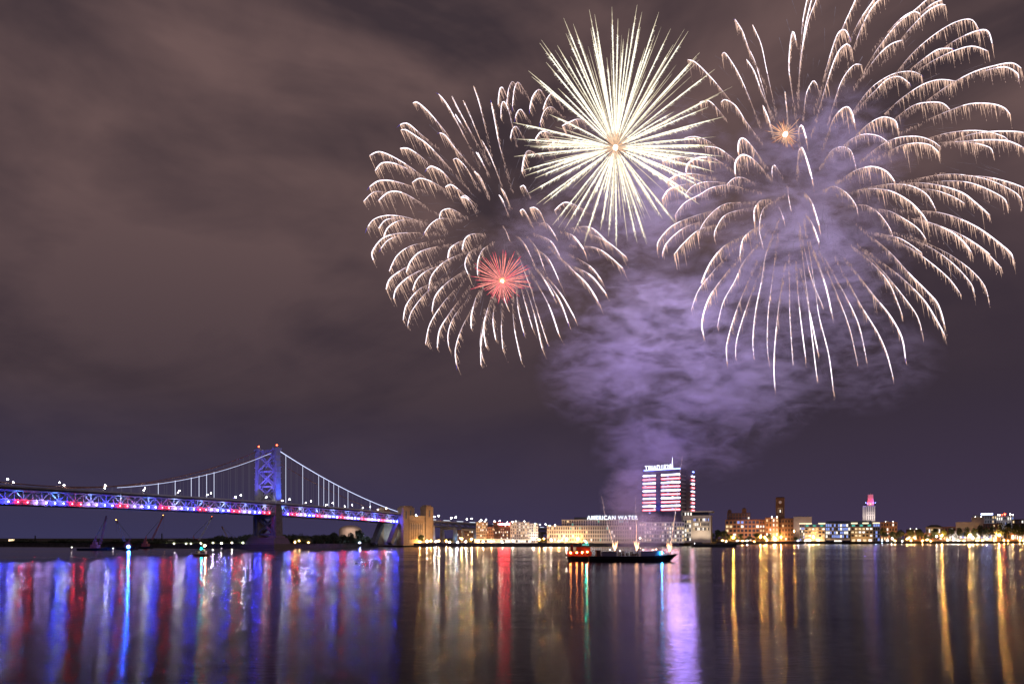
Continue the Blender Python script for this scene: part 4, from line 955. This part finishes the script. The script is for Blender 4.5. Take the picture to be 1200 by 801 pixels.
mb = MB(); mb.tube([(-4.6, 0, 5.1), (-4.8, 0, 8.6)], [.8, .7], 10); mb.build('funnel', m_redp, tug)
mb = MB(); mb.bar((2.3, 0, 9.3), (2.3, 0, 12.6), .16); mb.bar((1.4, 0, 11.4), (3.2, 0, 11.4), .1); mb.build('mast', m_pole, tug)
mb = MB()
for k in range(13): mb.bar((-8+k*1.2, -2.9, 2.5), (-8+k*1.2, -2.9, 3.5), .07)
mb.bar((-8, -2.9, 3.5), (6.4, -2.9, 3.5), .07); mb.build('railing', m_redp, tug)
for x, z in ((-5.6, 4.4), (-2.4, 4.5), (.4, 4.6), (3.0, 4.9)):
    mb = MB(); mb.ball((x, -2.9, z), .32, n=8, k=5); mb.build('deck_lamp', emit('tug lamp', (1, .33, .08), 120), tug)
mb = MB(); mb.ball((2.6, -2.0, 9.7), .3, n=8, k=5); mb.build('side_lamp', emit('teal boat lamp', (.02, .9, .65), 260), tug)
barge = empty('fireworks_barge', ((741-600)*pm, DB-1, 0), 0, 'long black flat barge carrying grey launch racks with glowing mortar fires', 'barge')
h_ = hull(104*pm, 10, 2.7, 4.5, .8); h_.build('hull', m_hull, barge)
bx = lambda px: (px-741)*pm
for pa, pb, y0, y1, z in ((704, 721, -3.6, -1, 5.0), (749, 772, -4, -1.5, 5.2)):
    mb = MB(); mb.box(bx(pa), bx(pb), y0, y1, 2.7, z)
    n = int((pb-pa)*.9)
    for k in range(n): mb.box(bx(pa)+k*(pb-pa)*pm/n, bx(pa)+k*(pb-pa)*pm/n+.18, y0-.08, y0, 2.7, z)
    mb.box(bx(pa)-.1, bx(pb)+.1, y0-.15, y0+.05, z-.15, z+.05); mb.build('launch_rack', m_gmet, barge)
for k, px in enumerate((700, 724, 728, 733, 738, 741, 744, 776, 779, 782, 788)):
    mb = MB(); hh = 4.0+((k*37) % 5)*.3
    for q in range(4): mb.tube([(bx(px)+q*.38, -2+q % 2, 2.7), (bx(px)+q*.38, -2+q % 2, hh)], .17, 7)
    mb.build('mortar_tubes', m_rust, barge)
mb = MB(); mb.box(bx(698), bx(703), -2.4, 2.4, 2.7, 5.6); mb.box(bx(697.6), bx(703.4), -2.6, 2.6, 5.6, 5.8); mb.build('cabin', m_rust, barge)
mb = MB(); mb.ball((bx(773), -4.6, 4.4), .33, n=8, k=5); mb.build('blue_lamp', emit('blue boat lamp', (.02, .35, 1), 600), barge)
for px, z in ((714, 5.9), (726, 5.4), (753, 5.9), (764, 5.8), (768, 6.2)): mb = MB(); mb.ball((bx(px), -1, z), .22, n=6, k=4); mb.build('deck_lamp', emit('barge lamp', (1, .6, .45), 22), barge)
# patrol boat
DP = 447.0
pb_ = empty('patrol_boat', ((235-600)/F*DP, DP, 0), 0, 'small patrol boat with teal and orange mast lamps, on the water below the bridge', 'boat')
h_ = hull(11.8, 3.6, 1.5, 1.4); o = h_.build('hull', m_rust, pb_); o.rotation_euler = (0, 0, math.pi)
mb = MB(); mb.box(-2.6, 3.6, -1.3, 1.3, 1.5, 3.4); mb.box(-2.9, 3.9, -1.5, 1.5, 3.4, 3.55); mb.box(-.4, 2.6, -1.0, 1.0, 3.55, 4.7); cb = mb.build('cabin', m_whp, pb_)
for k in range(4): mb = MB(); mb.box(-2.2+k*1.4, -1.3+k*1.4, -1.36, -1.3, 2.4, 3.1); mb.build('window', w_warm if k == 1 else m_glass, cb)
mb = MB(); mb.bar((1, 0, 4.7), (1, 0, 7.4), .12); mb.bar((.4, 0, 6.0), (3, 0, 6.0), .08); mb.build('mast', m_pole, pb_)
mb = MB(); mb.ball((.6, -.5, 5.2), .34, n=8, k=5); mb.build('side_lamp', emit('teal patrol lamp', (.0, .75, .75), 500), pb_)
mb = MB(); mb.ball((2.8, 0, 7.0), .42, n=8, k=5); mb.build('mast_lamp', emit('orange patrol lamp', (1, .62, .3), 500), pb_)
mb = MB()
for k in range(8): mb.bar((-5.2+k*.9, -1.6, 1.6), (-5.2+k*.9, -1.6, 2.4), .06)
mb.bar((-5.2, -1.6, 2.4), (1.1, -1.6, 2.4), .06); mb.build('railing', m_whp, pb_)
# blue light boat
DQ = 650.0
bb = empty('police_boat', ((150.5-600)/F*DQ, DQ, 0), 0, 'small dark boat showing an intense blue light beside the second crane', 'boat')
o = hull(9, 3, 1.3, 1.2).build('hull', m_hull, bb)
mb = MB(); mb.box(-2, 1.6, -1.1, 1.1, 1.3, 2.9); mb.box(-2.2, 1.8, -1.3, 1.3, 2.9, 3.0); mb.build('cabin', m_whp, bb)
mb = MB(); mb.ball((0, 0, 3.9), .95, n=10, k=6); mb.build('blue_lamp', emit('blue police lamp', (.012, .10, 1), 3500), bb)
# dark rowing craft and buoys
o = hull(5, 1.8, .9, .8).build('small_boat', m_hull); o.location = ((262.5-600)/F*700, 700, 0)
tag(o, 'tiny unlit dark boat between the patrol boat and the bridge pier', 'boat')
def buoy(px, y, hgt, label, lampc):
    D = CAM_H*F/(y-HZ); r = empty('channel_buoy', ((px-600)/F*D, D, 0), 0, label, 'buoy')
    mb = MB(); mb.tube([(0, 0, -.6), (0, 0, .5), (0, 0, .7)], [hgt*.3, hgt*.3, hgt*.12], 12); mb.build('float', m_rust, r)
    mb = MB()
    for k in range(3): a = k*2.1; mb.bar((hgt*.22*math.cos(a), hgt*.22*math.sin(a), .6), (0, 0, hgt), .08)
    mb.build('cage', m_rust, r)
    if lampc: mb = MB(); mb.ball((0, 0, hgt+.2), .28, n=8, k=5); mb.build('lamp', lampc, r)
buoy(84, 645.5, 3.4, 'channel buoy with a white lamp, on open water left of the cranes', emit('buoy lamp', (1, .9, .8), 18))
buoy(132.5, 645, 2.2, 'channel buoy with a white lamp between the crane barge and blue light', emit('buoy lamp', (1, .9, .8), 18))
buoy(418.5, 660, 3.0, 'unlit channel buoy on the water right of the bridge pier', None)
def crane(px0, D, boom, stay, label, floating, col, lampc=None, aframe=3.0, base_w=10):
    """boom/stay: photo rows/columns of the boom foot, boom tip, A-frame head; everything at distance D"""
    k = D/F; zb = 0 if floating else LAND
    r = empty('derrick_crane', ((px0-600)*k, D, zb), 0, label, 'crane')
    g_ = lambda q: Vector(((q[0]-px0)*k, 0, ZZ(q[1], D)-zb))
    if floating: o = hull(floating, 12, 2.2, 2, .5).build('barge_hull', m_hull, r)
    d0 = 2.2 if floating else 0
    mb = MB(); mb.box(-base_w*.35, base_w*.3, -3, 3, d0, d0+3.4); mb.box(-base_w*.2, base_w*.12, -2.2, 2.2, d0+3.4, d0+6); mb.build('machinery_house', m_crred, r)
    f, t_, a = g_(boom[0]), g_(boom[1]), g_(stay)
    if floating: mb = MB(); mb.bar((-base_w*.36, -2, d0), tuple(a), .5); mb.bar((base_w*.1, -2, d0), tuple(a), .5); mb.bar((-base_w*.36, 2, d0), tuple(a), .5)
    else: mb = MB(); mb.bar((-base_w*.36, -2, d0), tuple(a), .5); mb.bar((-base_w*.1, 2, d0), tuple(a), .5)
    for q in range(1, 4): z = d0+(a.z-d0)*q/4; mb.bar((a.x-base_w*.25*(1-q/4), -1, z), (a.x+base_w*.2*(1-q/4), -1, z), .25)
    mb.build('a_frame', m_crred, r)
    mb = MB(); n = 14; dv = (t_-f); nv = Vector((-dv.z, 0, dv.x)).normalized()
    for s_ in (-.75, .75):
        for y in (-.75, .75): mb.bar(f+nv*s_+Vector((0, y, 0)), t_+nv*s_*.4+Vector((0, y*.4, 0)), .26)
    for q in range(n):
        u, v = q/n, (q+1)/n
        for y in (-.75, .75):
            mb.bar(f+dv*u+nv*.75*(1-.6*u)+Vector((0, y, 0)), f+dv*v-nv*.75*(1-.6*v)+Vector((0, y, 0)), .15)
    mb.build('lattice_boom', col, r)
    mb = MB(); mb.bar(a, t_, .18); mb.bar(a+Vector((0, 1, 0)), t_+Vector((0, .4, 0)), .18); mb.bar(t_, t_-Vector((0, 0, (t_.z-d0)*.45)), .12); mb.build('stay_cables', m_pole, r)
    mb = MB(); mb.bar(t_-dv.normalized()*3, t_+dv.normalized()*1.2+Vector((0, 0, .3)), 1.5); mb.build('boom_head', m_rust, r)
    if lampc: mb = MB(); mb.ball(t_+Vector((0, -.8, .8)), .4, n=8, k=5); mb.build('tip_lamp', lampc, r)
    return r
tipA = emit('crane tip lamp', (1, .45, .12), 14); tipR = emit('crane red tip lamp', (1, .15, .05), 9)
crane(112, 667, ((117.5, 637), (124.5, 606)), (113, 627), 'red floating derrick crane on a black barge, leftmost of the cranes', 30, m_crred)
crane(150, 720, ((146, 634), (136.5, 609.5)), (153, 630), 'derrick crane leaning left with an orange tip lamp, behind the blue light', 20, m_yel, tipA, base_w=7)
crane(171, 780, ((178, 632), (191.5, 604)), (171.5, 627), 'derrick crane leaning right beyond the blue light, with thin stay cables', 16, m_crred, tipA)
crane(231, 905, ((233, 633), (248.5, 605.5)), (226.5, 627), 'pale derrick crane with a red boom tip behind the patrol boat', 0, m_whp, tipR)
crane(270, 950, ((269, 634), (260.5, 617.5)), (275, 629), 'short faint derrick crane leaning left beside the bridge pier', 0, m_yel, None, base_w=5)
# moored dark barge and dock by the striped tower
mbg = empty('moored_barge', ((838-600)/F*925, 925, 0), 0, 'long unlit dark barge moored left of the brick warehouse', 'barge')
hull(62, 12, 4.0, 4, .5).build('hull', m_hull, mbg)
mb = MB(); mb.box(-26, -18, -3, 3, 4, 6.5); mb.box(4, 9, -2.5, 2.5, 4, 5.4); mb.build('deck_gear', m_roof, mbg)
mb = MB(); mb.ball((-29, -5, 4.6), .3, n=6, k=4); mb.build('mooring_lamp', emit('mooring lamp', (.9, .95, 1), 20), mbg)
# ------------------------------------------------------------------ fireworks
f_line = emit('spark head white', (1.0, 0.88, 0.98), 2.1, False, .3)
f_fade = emit('spark trail lavender', (0.95, 0.74, 0.84), .95, False, .4)
f_drip = emit('falling gold spark', (1.0, 0.64, 0.48), 1.15, False, .45)
f_dim = emit('dying gold spark', (0.90, 0.58, 0.50), .62, False, .4)
f_blue = emit('blue spark tip', (0.16, 0.12, 0.75), .8, False)
f_wisp = emit('glowing smoke wisp', (.62, .52, .66), .34, False, .5)  # smoke wisps made to glow instead of catching the burst light
FM = [f_line, f_fade, f_drip, f_dim, f_blue]
def burst(name, c, D, Rpx, paths, label, drift, seed, over=100, bluep=.25):
    random.seed(seed); k = D/F
    root = empty(name, P(c[0], c[1], D), 0, label, 'firework', 'firework bursts over the barge'); base = P(c[0], c[1], D)
    rest = MB(); paths = sorted(paths, key=lambda p: -sum(math.dist(a, b_) for a, b_ in zip(p, p[1:])))
    for idx, pts in enumerate(paths):
        cp = crom(pts); n = len(cp)
        rt = math.dist(pts[-1], c); w = math.sqrt(max(0, Rpx*Rpx - rt*rt))*random.choice((-1, 1))*.8*k   # depth on the burst's sphere
        r0 = math.dist(pts[0], c)/max(rt, 1); r0 = min(.85, max(.25, r0)) if rt > 40 else .6
        w3 = []
        for j, (u, v) in enumerate(cp):
            s_ = j/(n-1); dd = D + w*(r0+(1-r0)*s_); w3.append(P(u, v, dd)-base)
        own = idx < over-1 or len(paths) <= over
        mb = MB() if own else rest
        rr = []; mm = []
        wob = random.uniform(.62, 1.2)
        for j in range(n):
            s_ = j/(n-1); e = min(1, .35+1.1*s_)*(1 if s_ < .93 else .6)
            rr.append(.58*k*e*wob); mm.append(3 if s_ < .14 else (1 if s_ < .36 or s_ > .96 else 0))
        mb.tube(w3, rr, 4, mats=mm[:-1])
        L_ = sum(math.dist(a, b_) for a, b_ in zip(cp, cp[1:]))
        v0 = (w3[0]-w3[min(3, n-1)]).normalized()              # the dying wake between the core and the visible trail
        for q in range(int(max(6, min(34, L_*.45)))):
            a = w3[0] + v0*random.uniform(0, min(30, L_*.4))*k + Vector((random.uniform(-1, 1), 0, random.uniform(-1.6, .6)))*k*1.3
            ln = random.uniform(1.5, 5); mb.spike(a, a+Vector((drift*ln*k, 0, -ln*k)), random.uniform(.14, .26)*k, 3)
        for j in range(n):
            s_ = j/(n-1); nj = 4
            tx = cp[min(j+1, n-1)][0]-cp[max(j-1, 0)][0]; ty = cp[min(j+1, n-1)][1]-cp[max(j-1, 0)][1]
            hor = abs(tx)/(math.hypot(tx, ty)+1e-6)
            for q in range(nj):
                if random.random() < .12+.25*(1-hor): continue
                ln = min(15, 1.5+random.expovariate(1/4.6))*(.5+.65*hor)*(1.0 if s_ > .2 else .6)
                if random.random() < .13: ln *= 1.7
                t_ = random.random(); a = w3[j].lerp(w3[min(j+1, n-1)], t_)
                dx = drift*ln + random.uniform(-.6, .6)
                b_ = a + Vector((dx*k, random.uniform(-1, 1)*k, -ln*k))
                off = Vector((dx*.12*k, 0, -.12*ln*k)) if random.random() < .5 else Vector((0, 0, 0))
                mb.spike(a+off, b_, random.uniform(.2, .44)*k, 2 if (s_ > .25 and random.random() < .75) else 3)
                if random.random() < .2:                       # loose glitter below the drips
                    c_ = b_ + Vector((drift*2*k, 0, -random.uniform(.3, .8)*k)); mb.spike(c_, c_+Vector((drift*1.5*k, 0, -1.8*k)), .3*k, 3)
        if random.random() < bluep and rt > Rpx*.55:
            e = w3[-1]; t_ = (w3[-1]-w3[-3]).normalized() if n > 3 else Vector((0, 0, -1)); q = e + t_*5*k + Vector((0, 0, -2*k))
            mb.spike(e, q, .4*k, 4)
        if own: mb.build('spark_trail', FM, root)
    wi = MB()                                                  # thin smoke wisps inside the burst, given a dim glow of their own
    for q in range(int(Rpx*1.5)):
        a = random.uniform(0, 6.283); r0 = random.uniform(.12, .62)*Rpx; ln = random.uniform(8, 34); dz = random.uniform(-.5, .5)*Rpx*k*.6
        u = Vector((math.cos(a)*k, 0, math.sin(a)*k)); p0 = u*r0 + Vector((0, dz, 0)); p1 = u*(r0+ln) + Vector((drift*ln*.3*k, dz, -ln*.22*k))
        wi.spike(p1, p0, random.uniform(.10, .22)*k, 0)
    tag(wi.build('glowing_smoke_wisps', f_wisp, root), kind='stuff')
    if rest.v: tag(rest.build('spark_trail', FM, root), kind='stuff')
    return root
LP_ = parse(LEFT); RP_ = parse(RIGHT)
bl = burst('firework_burst', (592, 262), 385, 172, LP_, 'wide willow burst of drooping peach and lavender trails, leftmost of the large bursts', .42, 3)
brt = burst('firework_burst', (952, 205), 372, 265, RP_, 'largest willow burst of long drooping gold fringed trails at the upper right', .16, 4)

def star(name, c, D, ends, label, mats, seed, w=1.0, feather=1.0, depth=.5, group='firework bursts over the barge', core=2.2, fall=4):
    random.seed(seed); k = D/F; base = P(c[0], c[1], D)
    root = empty(name, base, 0, label, 'firework', group)
    Rm = max(math.dist(c, e) for e in ends)
    for e in ends:
        L_ = math.dist(c, e); ux, uy = (e[0]-c[0])/L_, (e[1]-c[1])/L_
        wd = math.sqrt(max(0, Rm*Rm-L_*L_))*random.choice((-1, 1))*depth*k
        n = 22; pts = []; rr = []; mm = []
        for j in range(n+1):
            s_ = .03+.97*j/n; sag = fall*(s_*s_-s_)               # px, trail bows up then sinks
            pts.append(P(c[0]+ux*L_*s_, c[1]+uy*L_*s_+sag, D+wd*s_)-base)
            pr_ = (.45+2.6*min(1, s_/.35)) if s_ < .35 else (1.9*(1-(s_-.35)/.65)**.8+.32)
            pr_ = .38+1.05*(s_/.35) if s_ < .35 else (1.43 if s_ < .8 else 1.43-1.2*((s_-.8)/.2)**1.2)
            rr.append(pr_*.47*k*w*random.uniform(.85, 1.15)); mm.append(0 if s_ < .08 else (1 if s_ < .86 else 2))
        rr[-1] = .1*k
        mb = MB(); mb.tube(pts, rr, 5, mats=mm[:-1])
        nf = int(L_*1.5*feather)
        for q in range(nf):                                    # feathered edge of short sparks
            s_ = random.uniform(.15, .88); j = int((s_-.03)/.97*n); a = pts[max(0, min(n, j))].lerp(pts[max(0, min(n, j+1))], random.random())
            ln = random.uniform(1.2, 4.2)*w; sd = random.choice((-1, 1))
            dr = Vector((ux*.7-sd*uy*.5, 0, -uy*.7-sd*ux*.5))
            dr.z -= .55; mb.spike(a, a+dr*ln*k, .34*k*w, 1 if random.random() < .5 else 2)
        mb.build('spark_ray', mats, root)
    fine = MB()                                                # hair-thin rays between the main ones
    for q in range(int(90*feather)):
        a = random.uniform(0, 6.283); L_ = Rm*random.uniform(.35, .68); wd = random.uniform(-.5, .5)*Rm*k
        fine.tube([Vector((math.cos(a)*L_*s_*k, wd*s_, math.sin(a)*L_*s_*k-fall*(s_*s_-s_)*k)) for s_ in (.08, .35, .7, 1)], [.1*k, .3*k, .34*k, .05*k], 4, 2)
    if fine.v: tag(fine.build('fine_ray', mats, root), kind='stuff')
    mb = MB(); mb.ball((0, 0, 0), core*k, n=12, k=8); mb.build('burst_core', mats[3], root)
    return root
g_in = emit('gold ray root', (1, .62, .38), 1.0, False, .3); g_w = emit('white gold ray', (1, .94, .76), 1.6, False, .25)
g_t = emit('pale gold ray tip', (1, .86, .62), .95, False, .3); g_c = emit('burst core white', (1, .9, .75), 4, False)
ctr = [(215,57),(245,75),(295,30),(312,45),(366,22),(385,58),(402,122),(445,15),(460,38),(513,38),(455,85),(550,90),(558,140),(605,98),(640,165),(632,180),(688,217),(700,296),(668,335),(718,365),(715,490),(685,537),(640,460),(620,610),(565,700),(525,685),(475,765),(445,760),(410,650),(380,782),(355,740),(330,720),(280,755),(245,730),(225,705),(180,705),(150,640),(130,640),(105,605),(95,550),(80,535),(60,490),(65,435),(55,383),(110,460),(170,358),(105,222),(115,240),(160,195),(195,142),(145,125),(140,135),(222,105),(237,178),(318,115),(350,180),(660,590),(640,640),(600,520),(680,455),(700,510),(660,575),(300,30+60),(470,150),(420,90),(500,110),(290,640),(200,600),(340,650),(500,640)]
ends = [(580+u/2.67, v/2.67) for u, v in ctr]
random.seed(11); cc = (721.2, 173.0)
for q in range(28):
    a = random.uniform(0, 6.283); L_ = random.uniform(55, 110); ends.append((cc[0]+L_*math.cos(a), cc[1]+L_*math.sin(a)*.97))
bc = star('firework_burst', cc, 380, ends, 'dazzling white and gold chrysanthemum burst of straight rays at top centre', [g_in, g_w, g_t, g_c], 5, 1.0, 1.0, core=3.2)
r_in = emit('orange ray root', (1, .55, .22), 1.5, False, .3); r_w = emit('salmon ray', (1, .30, .26), 1.15, False, .3); r_t = emit('red ray tip', (1, .10, .17), 1.1, False, .3)
random.seed(12); cr_ = (588.5, 329.5); ends = []
for q in range(64):
    a = q*6.283/64+random.uniform(-.05, .05); L_ = random.choice((29, 33, 36, 38))*random.uniform(.85, 1.04)*(1.0 if math.sin(a) < 0.3 else .72)
    ends.append((cr_[0]+L_*math.cos(a), cr_[1]+L_*math.sin(a)*1.0))
bred = star('firework_burst', cr_, 378, ends, 'small round red burst with glowing orange centre inside the left willow burst', [r_in, r_w, r_t, g_c], 6, .58, .15, core=2.2, fall=1)
o_in = emit('orange spray', (1, .55, .30), 1.4, False, .3); o_t = emit('orange spray tip', (1, .38, .2), .75, False, .3)
random.seed(13); co = (920.3, 157.5); ends = []
for q in range(56):
    a = q*6.283/56+random.uniform(-.08, .08); L_ = random.uniform(10, 19)*(1.5 if random.random() < .25 and math.sin(a) < 0 else 1)
    ends.append((co[0]+L_*math.cos(a), co[1]+L_*math.sin(a)))
bor = star('firework_burst', co, 366, ends, 'tiny orange burst with a white hot centre inside the large right burst', [o_in, o_in, o_t, g_c], 8, .26, .1, core=2.9, fall=.5)
# rising comets from the barge
def comet(pts, D, label, seed):
    random.seed(seed); k = D/F; base = P(pts[0][0], pts[0][1], D); cp = crom(pts); n = len(cp)
    root = empty('firework_comet', base, 0, label, 'firework', 'rising comets above the barge')
    w3 = [P(u+random.uniform(-.35, .35), v, D)-base for u, v in cp]
    mb = MB(); mb.tube(w3, [k*(.46-.38*j/n)*random.uniform(.5, 1.5) for j in range(n)], 5, mats=[(2 if j/n < .35 else random.choice((1, 3))) for j in range(n-1)])
    for j in range(n):
        if random.random() < .6:
            a = w3[j]; mb.spike(a, a+Vector((random.uniform(-1, 1)*1.4*k, 0, random.uniform(-2.5, 1)*k)), .3*k, 2 if j < n/2 else 1)
    mb.build('spark_trail', FM, root)
    fl = MB(); fl.ball((0, 0, 0), .8*k, 0, 1.2*k, 10, 6)
    for q in range(28):
        a = random.uniform(-.9, .9); fl.spike((0, 0, 0), (math.sin(a)*5*k, random.uniform(-1, 1)*k, random.uniform(3, 11)*k), .34*k)
    fl.build('muzzle_flame', emit('mortar flame', (1, .50, .25), 7), root)
    return root
comet([(720.5, 643.5), (714, 621), (708.5, 600), (705.3, 581)], DB-1, 'thin white comet rising left from the tug end of the barge', 21)
comet([(746, 643.5), (746, 620), (745, 600), (744.7, 580)], DB-1, 'thin white comet rising straight up from the middle of the barge', 22)
comet([(784.5, 645), (790, 612), (794, 575), (800, 533)], DB, 'thin white comet rising before the striped tower from the bow', 23)

# added lamps hung in mid-air to light the smoke around comets and bursts
cm = [o for o in bpy.data.objects if o.name.startswith('firework_comet')]
for o, zz, pw, col in ((cm[0], 14, 14000, (1, .55, .42)), (cm[1], 12, 42000, (1, .66, .56)), (cm[1], 60, 50000, (.78, .64, 1)), (cm[2], 16, 16000, (1, .62, .62)), (cm[2], 60, 70000, (.50, .38, 1)), (cm[2], 125, 240000, (.62, .48, .98)), (cm[1], 145, 170000, (.74, .60, .97))):
    l_ = (0 if zz < 20 else (3 if o != cm[1] else 16), -6 if zz < 20 else -14, zz)
    if zz < 20: blight('added_fill_light', 'SPOT', l_, (l_[0], l_[1]+30, l_[2]+14), pw*FIREK, col, o, 2, 150, .6)
    else: blight('added_fill_light', 'SPOT', l_, (l_[0], l_[1]+60, l_[2]+20), pw*FIREK, col, o, 7, 155, .5)
blight('added_fill_light', 'POINT', (4, -14, 50), None, 52000*FIREK, (.42, .26, 1), cm[2], 7)  # added point lamp for the violet column reflected on the water
def shell_lights(root, n, R_, power, col, front=.55, squash=1.0, low=0.0):
    for q in range(n):                                         # added spots spread over the shell, in place of the stars' own light
        a = 6.283*(q+.5)/n
        l_ = (R_*math.cos(a), -R_*front, R_*squash*math.sin(a)-low)
        blight('burst_fill_light', 'SPOT', l_, (l_[0]*.9, l_[1]+100, l_[2]+4), power*FIREK/n, col, root, 4, 150, .5)   # added spot aimed back into the smoke, away from the water
shell_lights(bc, 5, 34, 420000, (1, .88, .70), 1.1)
shell_lights(brt, 9, 66, 2100000, (.88, .78, .97), .9, 1.0, -22)
shell_lights(bl, 6, 42, 170000, (1, .74, .86), 1.0, 1.0, -20)

# ------------------------------------------------------------------ drifting smoke, one volume behind and around the bursts
DS = 400.0; ks = DS/F
mb = MB()
ax0, ax1 = P(560, 0, DS).x, P(1130, 0, DS).x
mb.box(ax0, ax1, 345, 470, 3.5, P(0, 20, DS).z)
smo = tag(mb.build('smoke', []), 'violet smoke drifting up from the barge and spreading behind the bursts', 'smoke', kind='stuff')
sm = bpy.data.materials.new('firework smoke'); sm.use_nodes = True; t = sm.node_tree; t.nodes.clear(); smo.data.materials.append(sm)
vo = t.nodes.new('ShaderNodeVolumePrincipled'); out = t.nodes.new('ShaderNodeOutputMaterial'); t.links.new(vo.outputs[0], out.inputs['Volume'])
vo.inputs['Color'].default_value = (0.74, 0.65, 0.95, 1); vo.inputs['Anisotropy'].default_value = 0.1
g_ = t.nodes.new('ShaderNodeTexCoord').outputs['Object']
nz = t.nodes.new('ShaderNodeTexNoise'); nz.inputs['Scale'].default_value = .055; nz.inputs['Detail'].default_value = 7; nz.inputs['Roughness'].default_value = .62; nz.inputs['Distortion'].default_value = 1.6
mpn = t.nodes.new('ShaderNodeMapping'); mpn.inputs['Rotation'].default_value = (0, R(28), 0); mpn.inputs['Scale'].default_value = (.62, 1, 1.35); t.links.new(g_, mpn.inputs[0]); t.links.new(mpn.outputs[0], nz.inputs['Vector'])
def vm(op, a, b_):
    n_ = t.nodes.new('ShaderNodeVectorMath'); n_.operation = op
    for i_, v_ in enumerate((a, b_)):
        if hasattr(v_, 'links'): t.links.new(v_, n_.inputs[i_])
        else: n_.inputs[i_].default_value = v_
    return n_
lobes = [ # px, py, depth, rx px, rz px, ry m, weight
 (752, 624, 374, 54, 32, 15, 2.4), (742, 580, 385, 42, 52, 26, 1.3), (765, 525, 395, 75, 60, 34, .8), (715, 440, 400, 92, 72, 40, .75), (850, 455, 400, 125, 80, 42, .8),
 (780, 380, 412, 130, 75, 42, .7), (940, 320, 425, 135, 125, 42, .7), (745, 225, 425, 130, 110, 42, .65), (960, 190, 425, 110, 90, 40, .6), (640, 300, 425, 80, 90, 38, .45), (1010, 430, 405, 95, 60, 36, .45), (845, 525, 398, 55, 45, 30, .45)]
acc = None
for (px, py, dd, rx, rz_, ry, wt) in lobes:
    c = P(px, py, dd); kk = dd/F
    d_ = vm('SUBTRACT', g_, tuple(c)); e = vm('MULTIPLY', d_.outputs[0], (1/(rx*kk), 1/ry, 1/(rz_*kk)))
    q = vm('DOT_PRODUCT', e.outputs[0], e.outputs[0]).outputs['Value']
    q = tm('MULTIPLY', tm('SUBTRACT', 1.0, q, True), wt)
    acc = q if acc is None else tm('MAXIMUM', acc, q)
nf = t.nodes.new('ShaderNodeTexNoise'); nf.inputs['Scale'].default_value = .17; nf.inputs['Detail'].default_value = 4; nf.inputs['Roughness'].default_value = .6; t.links.new(mpn.outputs[0], nf.inputs['Vector'])
nn = tm('ADD', tm('ADD', tm('MULTIPLY', tm('SUBTRACT', nz.outputs[0], .5), 8.0), tm('MULTIPLY', tm('SUBTRACT', nf.outputs[0], .5), 3.2)), -.12)
dn = tm('MULTIPLY', tm('ADD', nn, tm('MULTIPLY', acc, .75), True), acc)
t.links.new(tm('MULTIPLY', dn, SMOKE), vo.inputs['Density'])
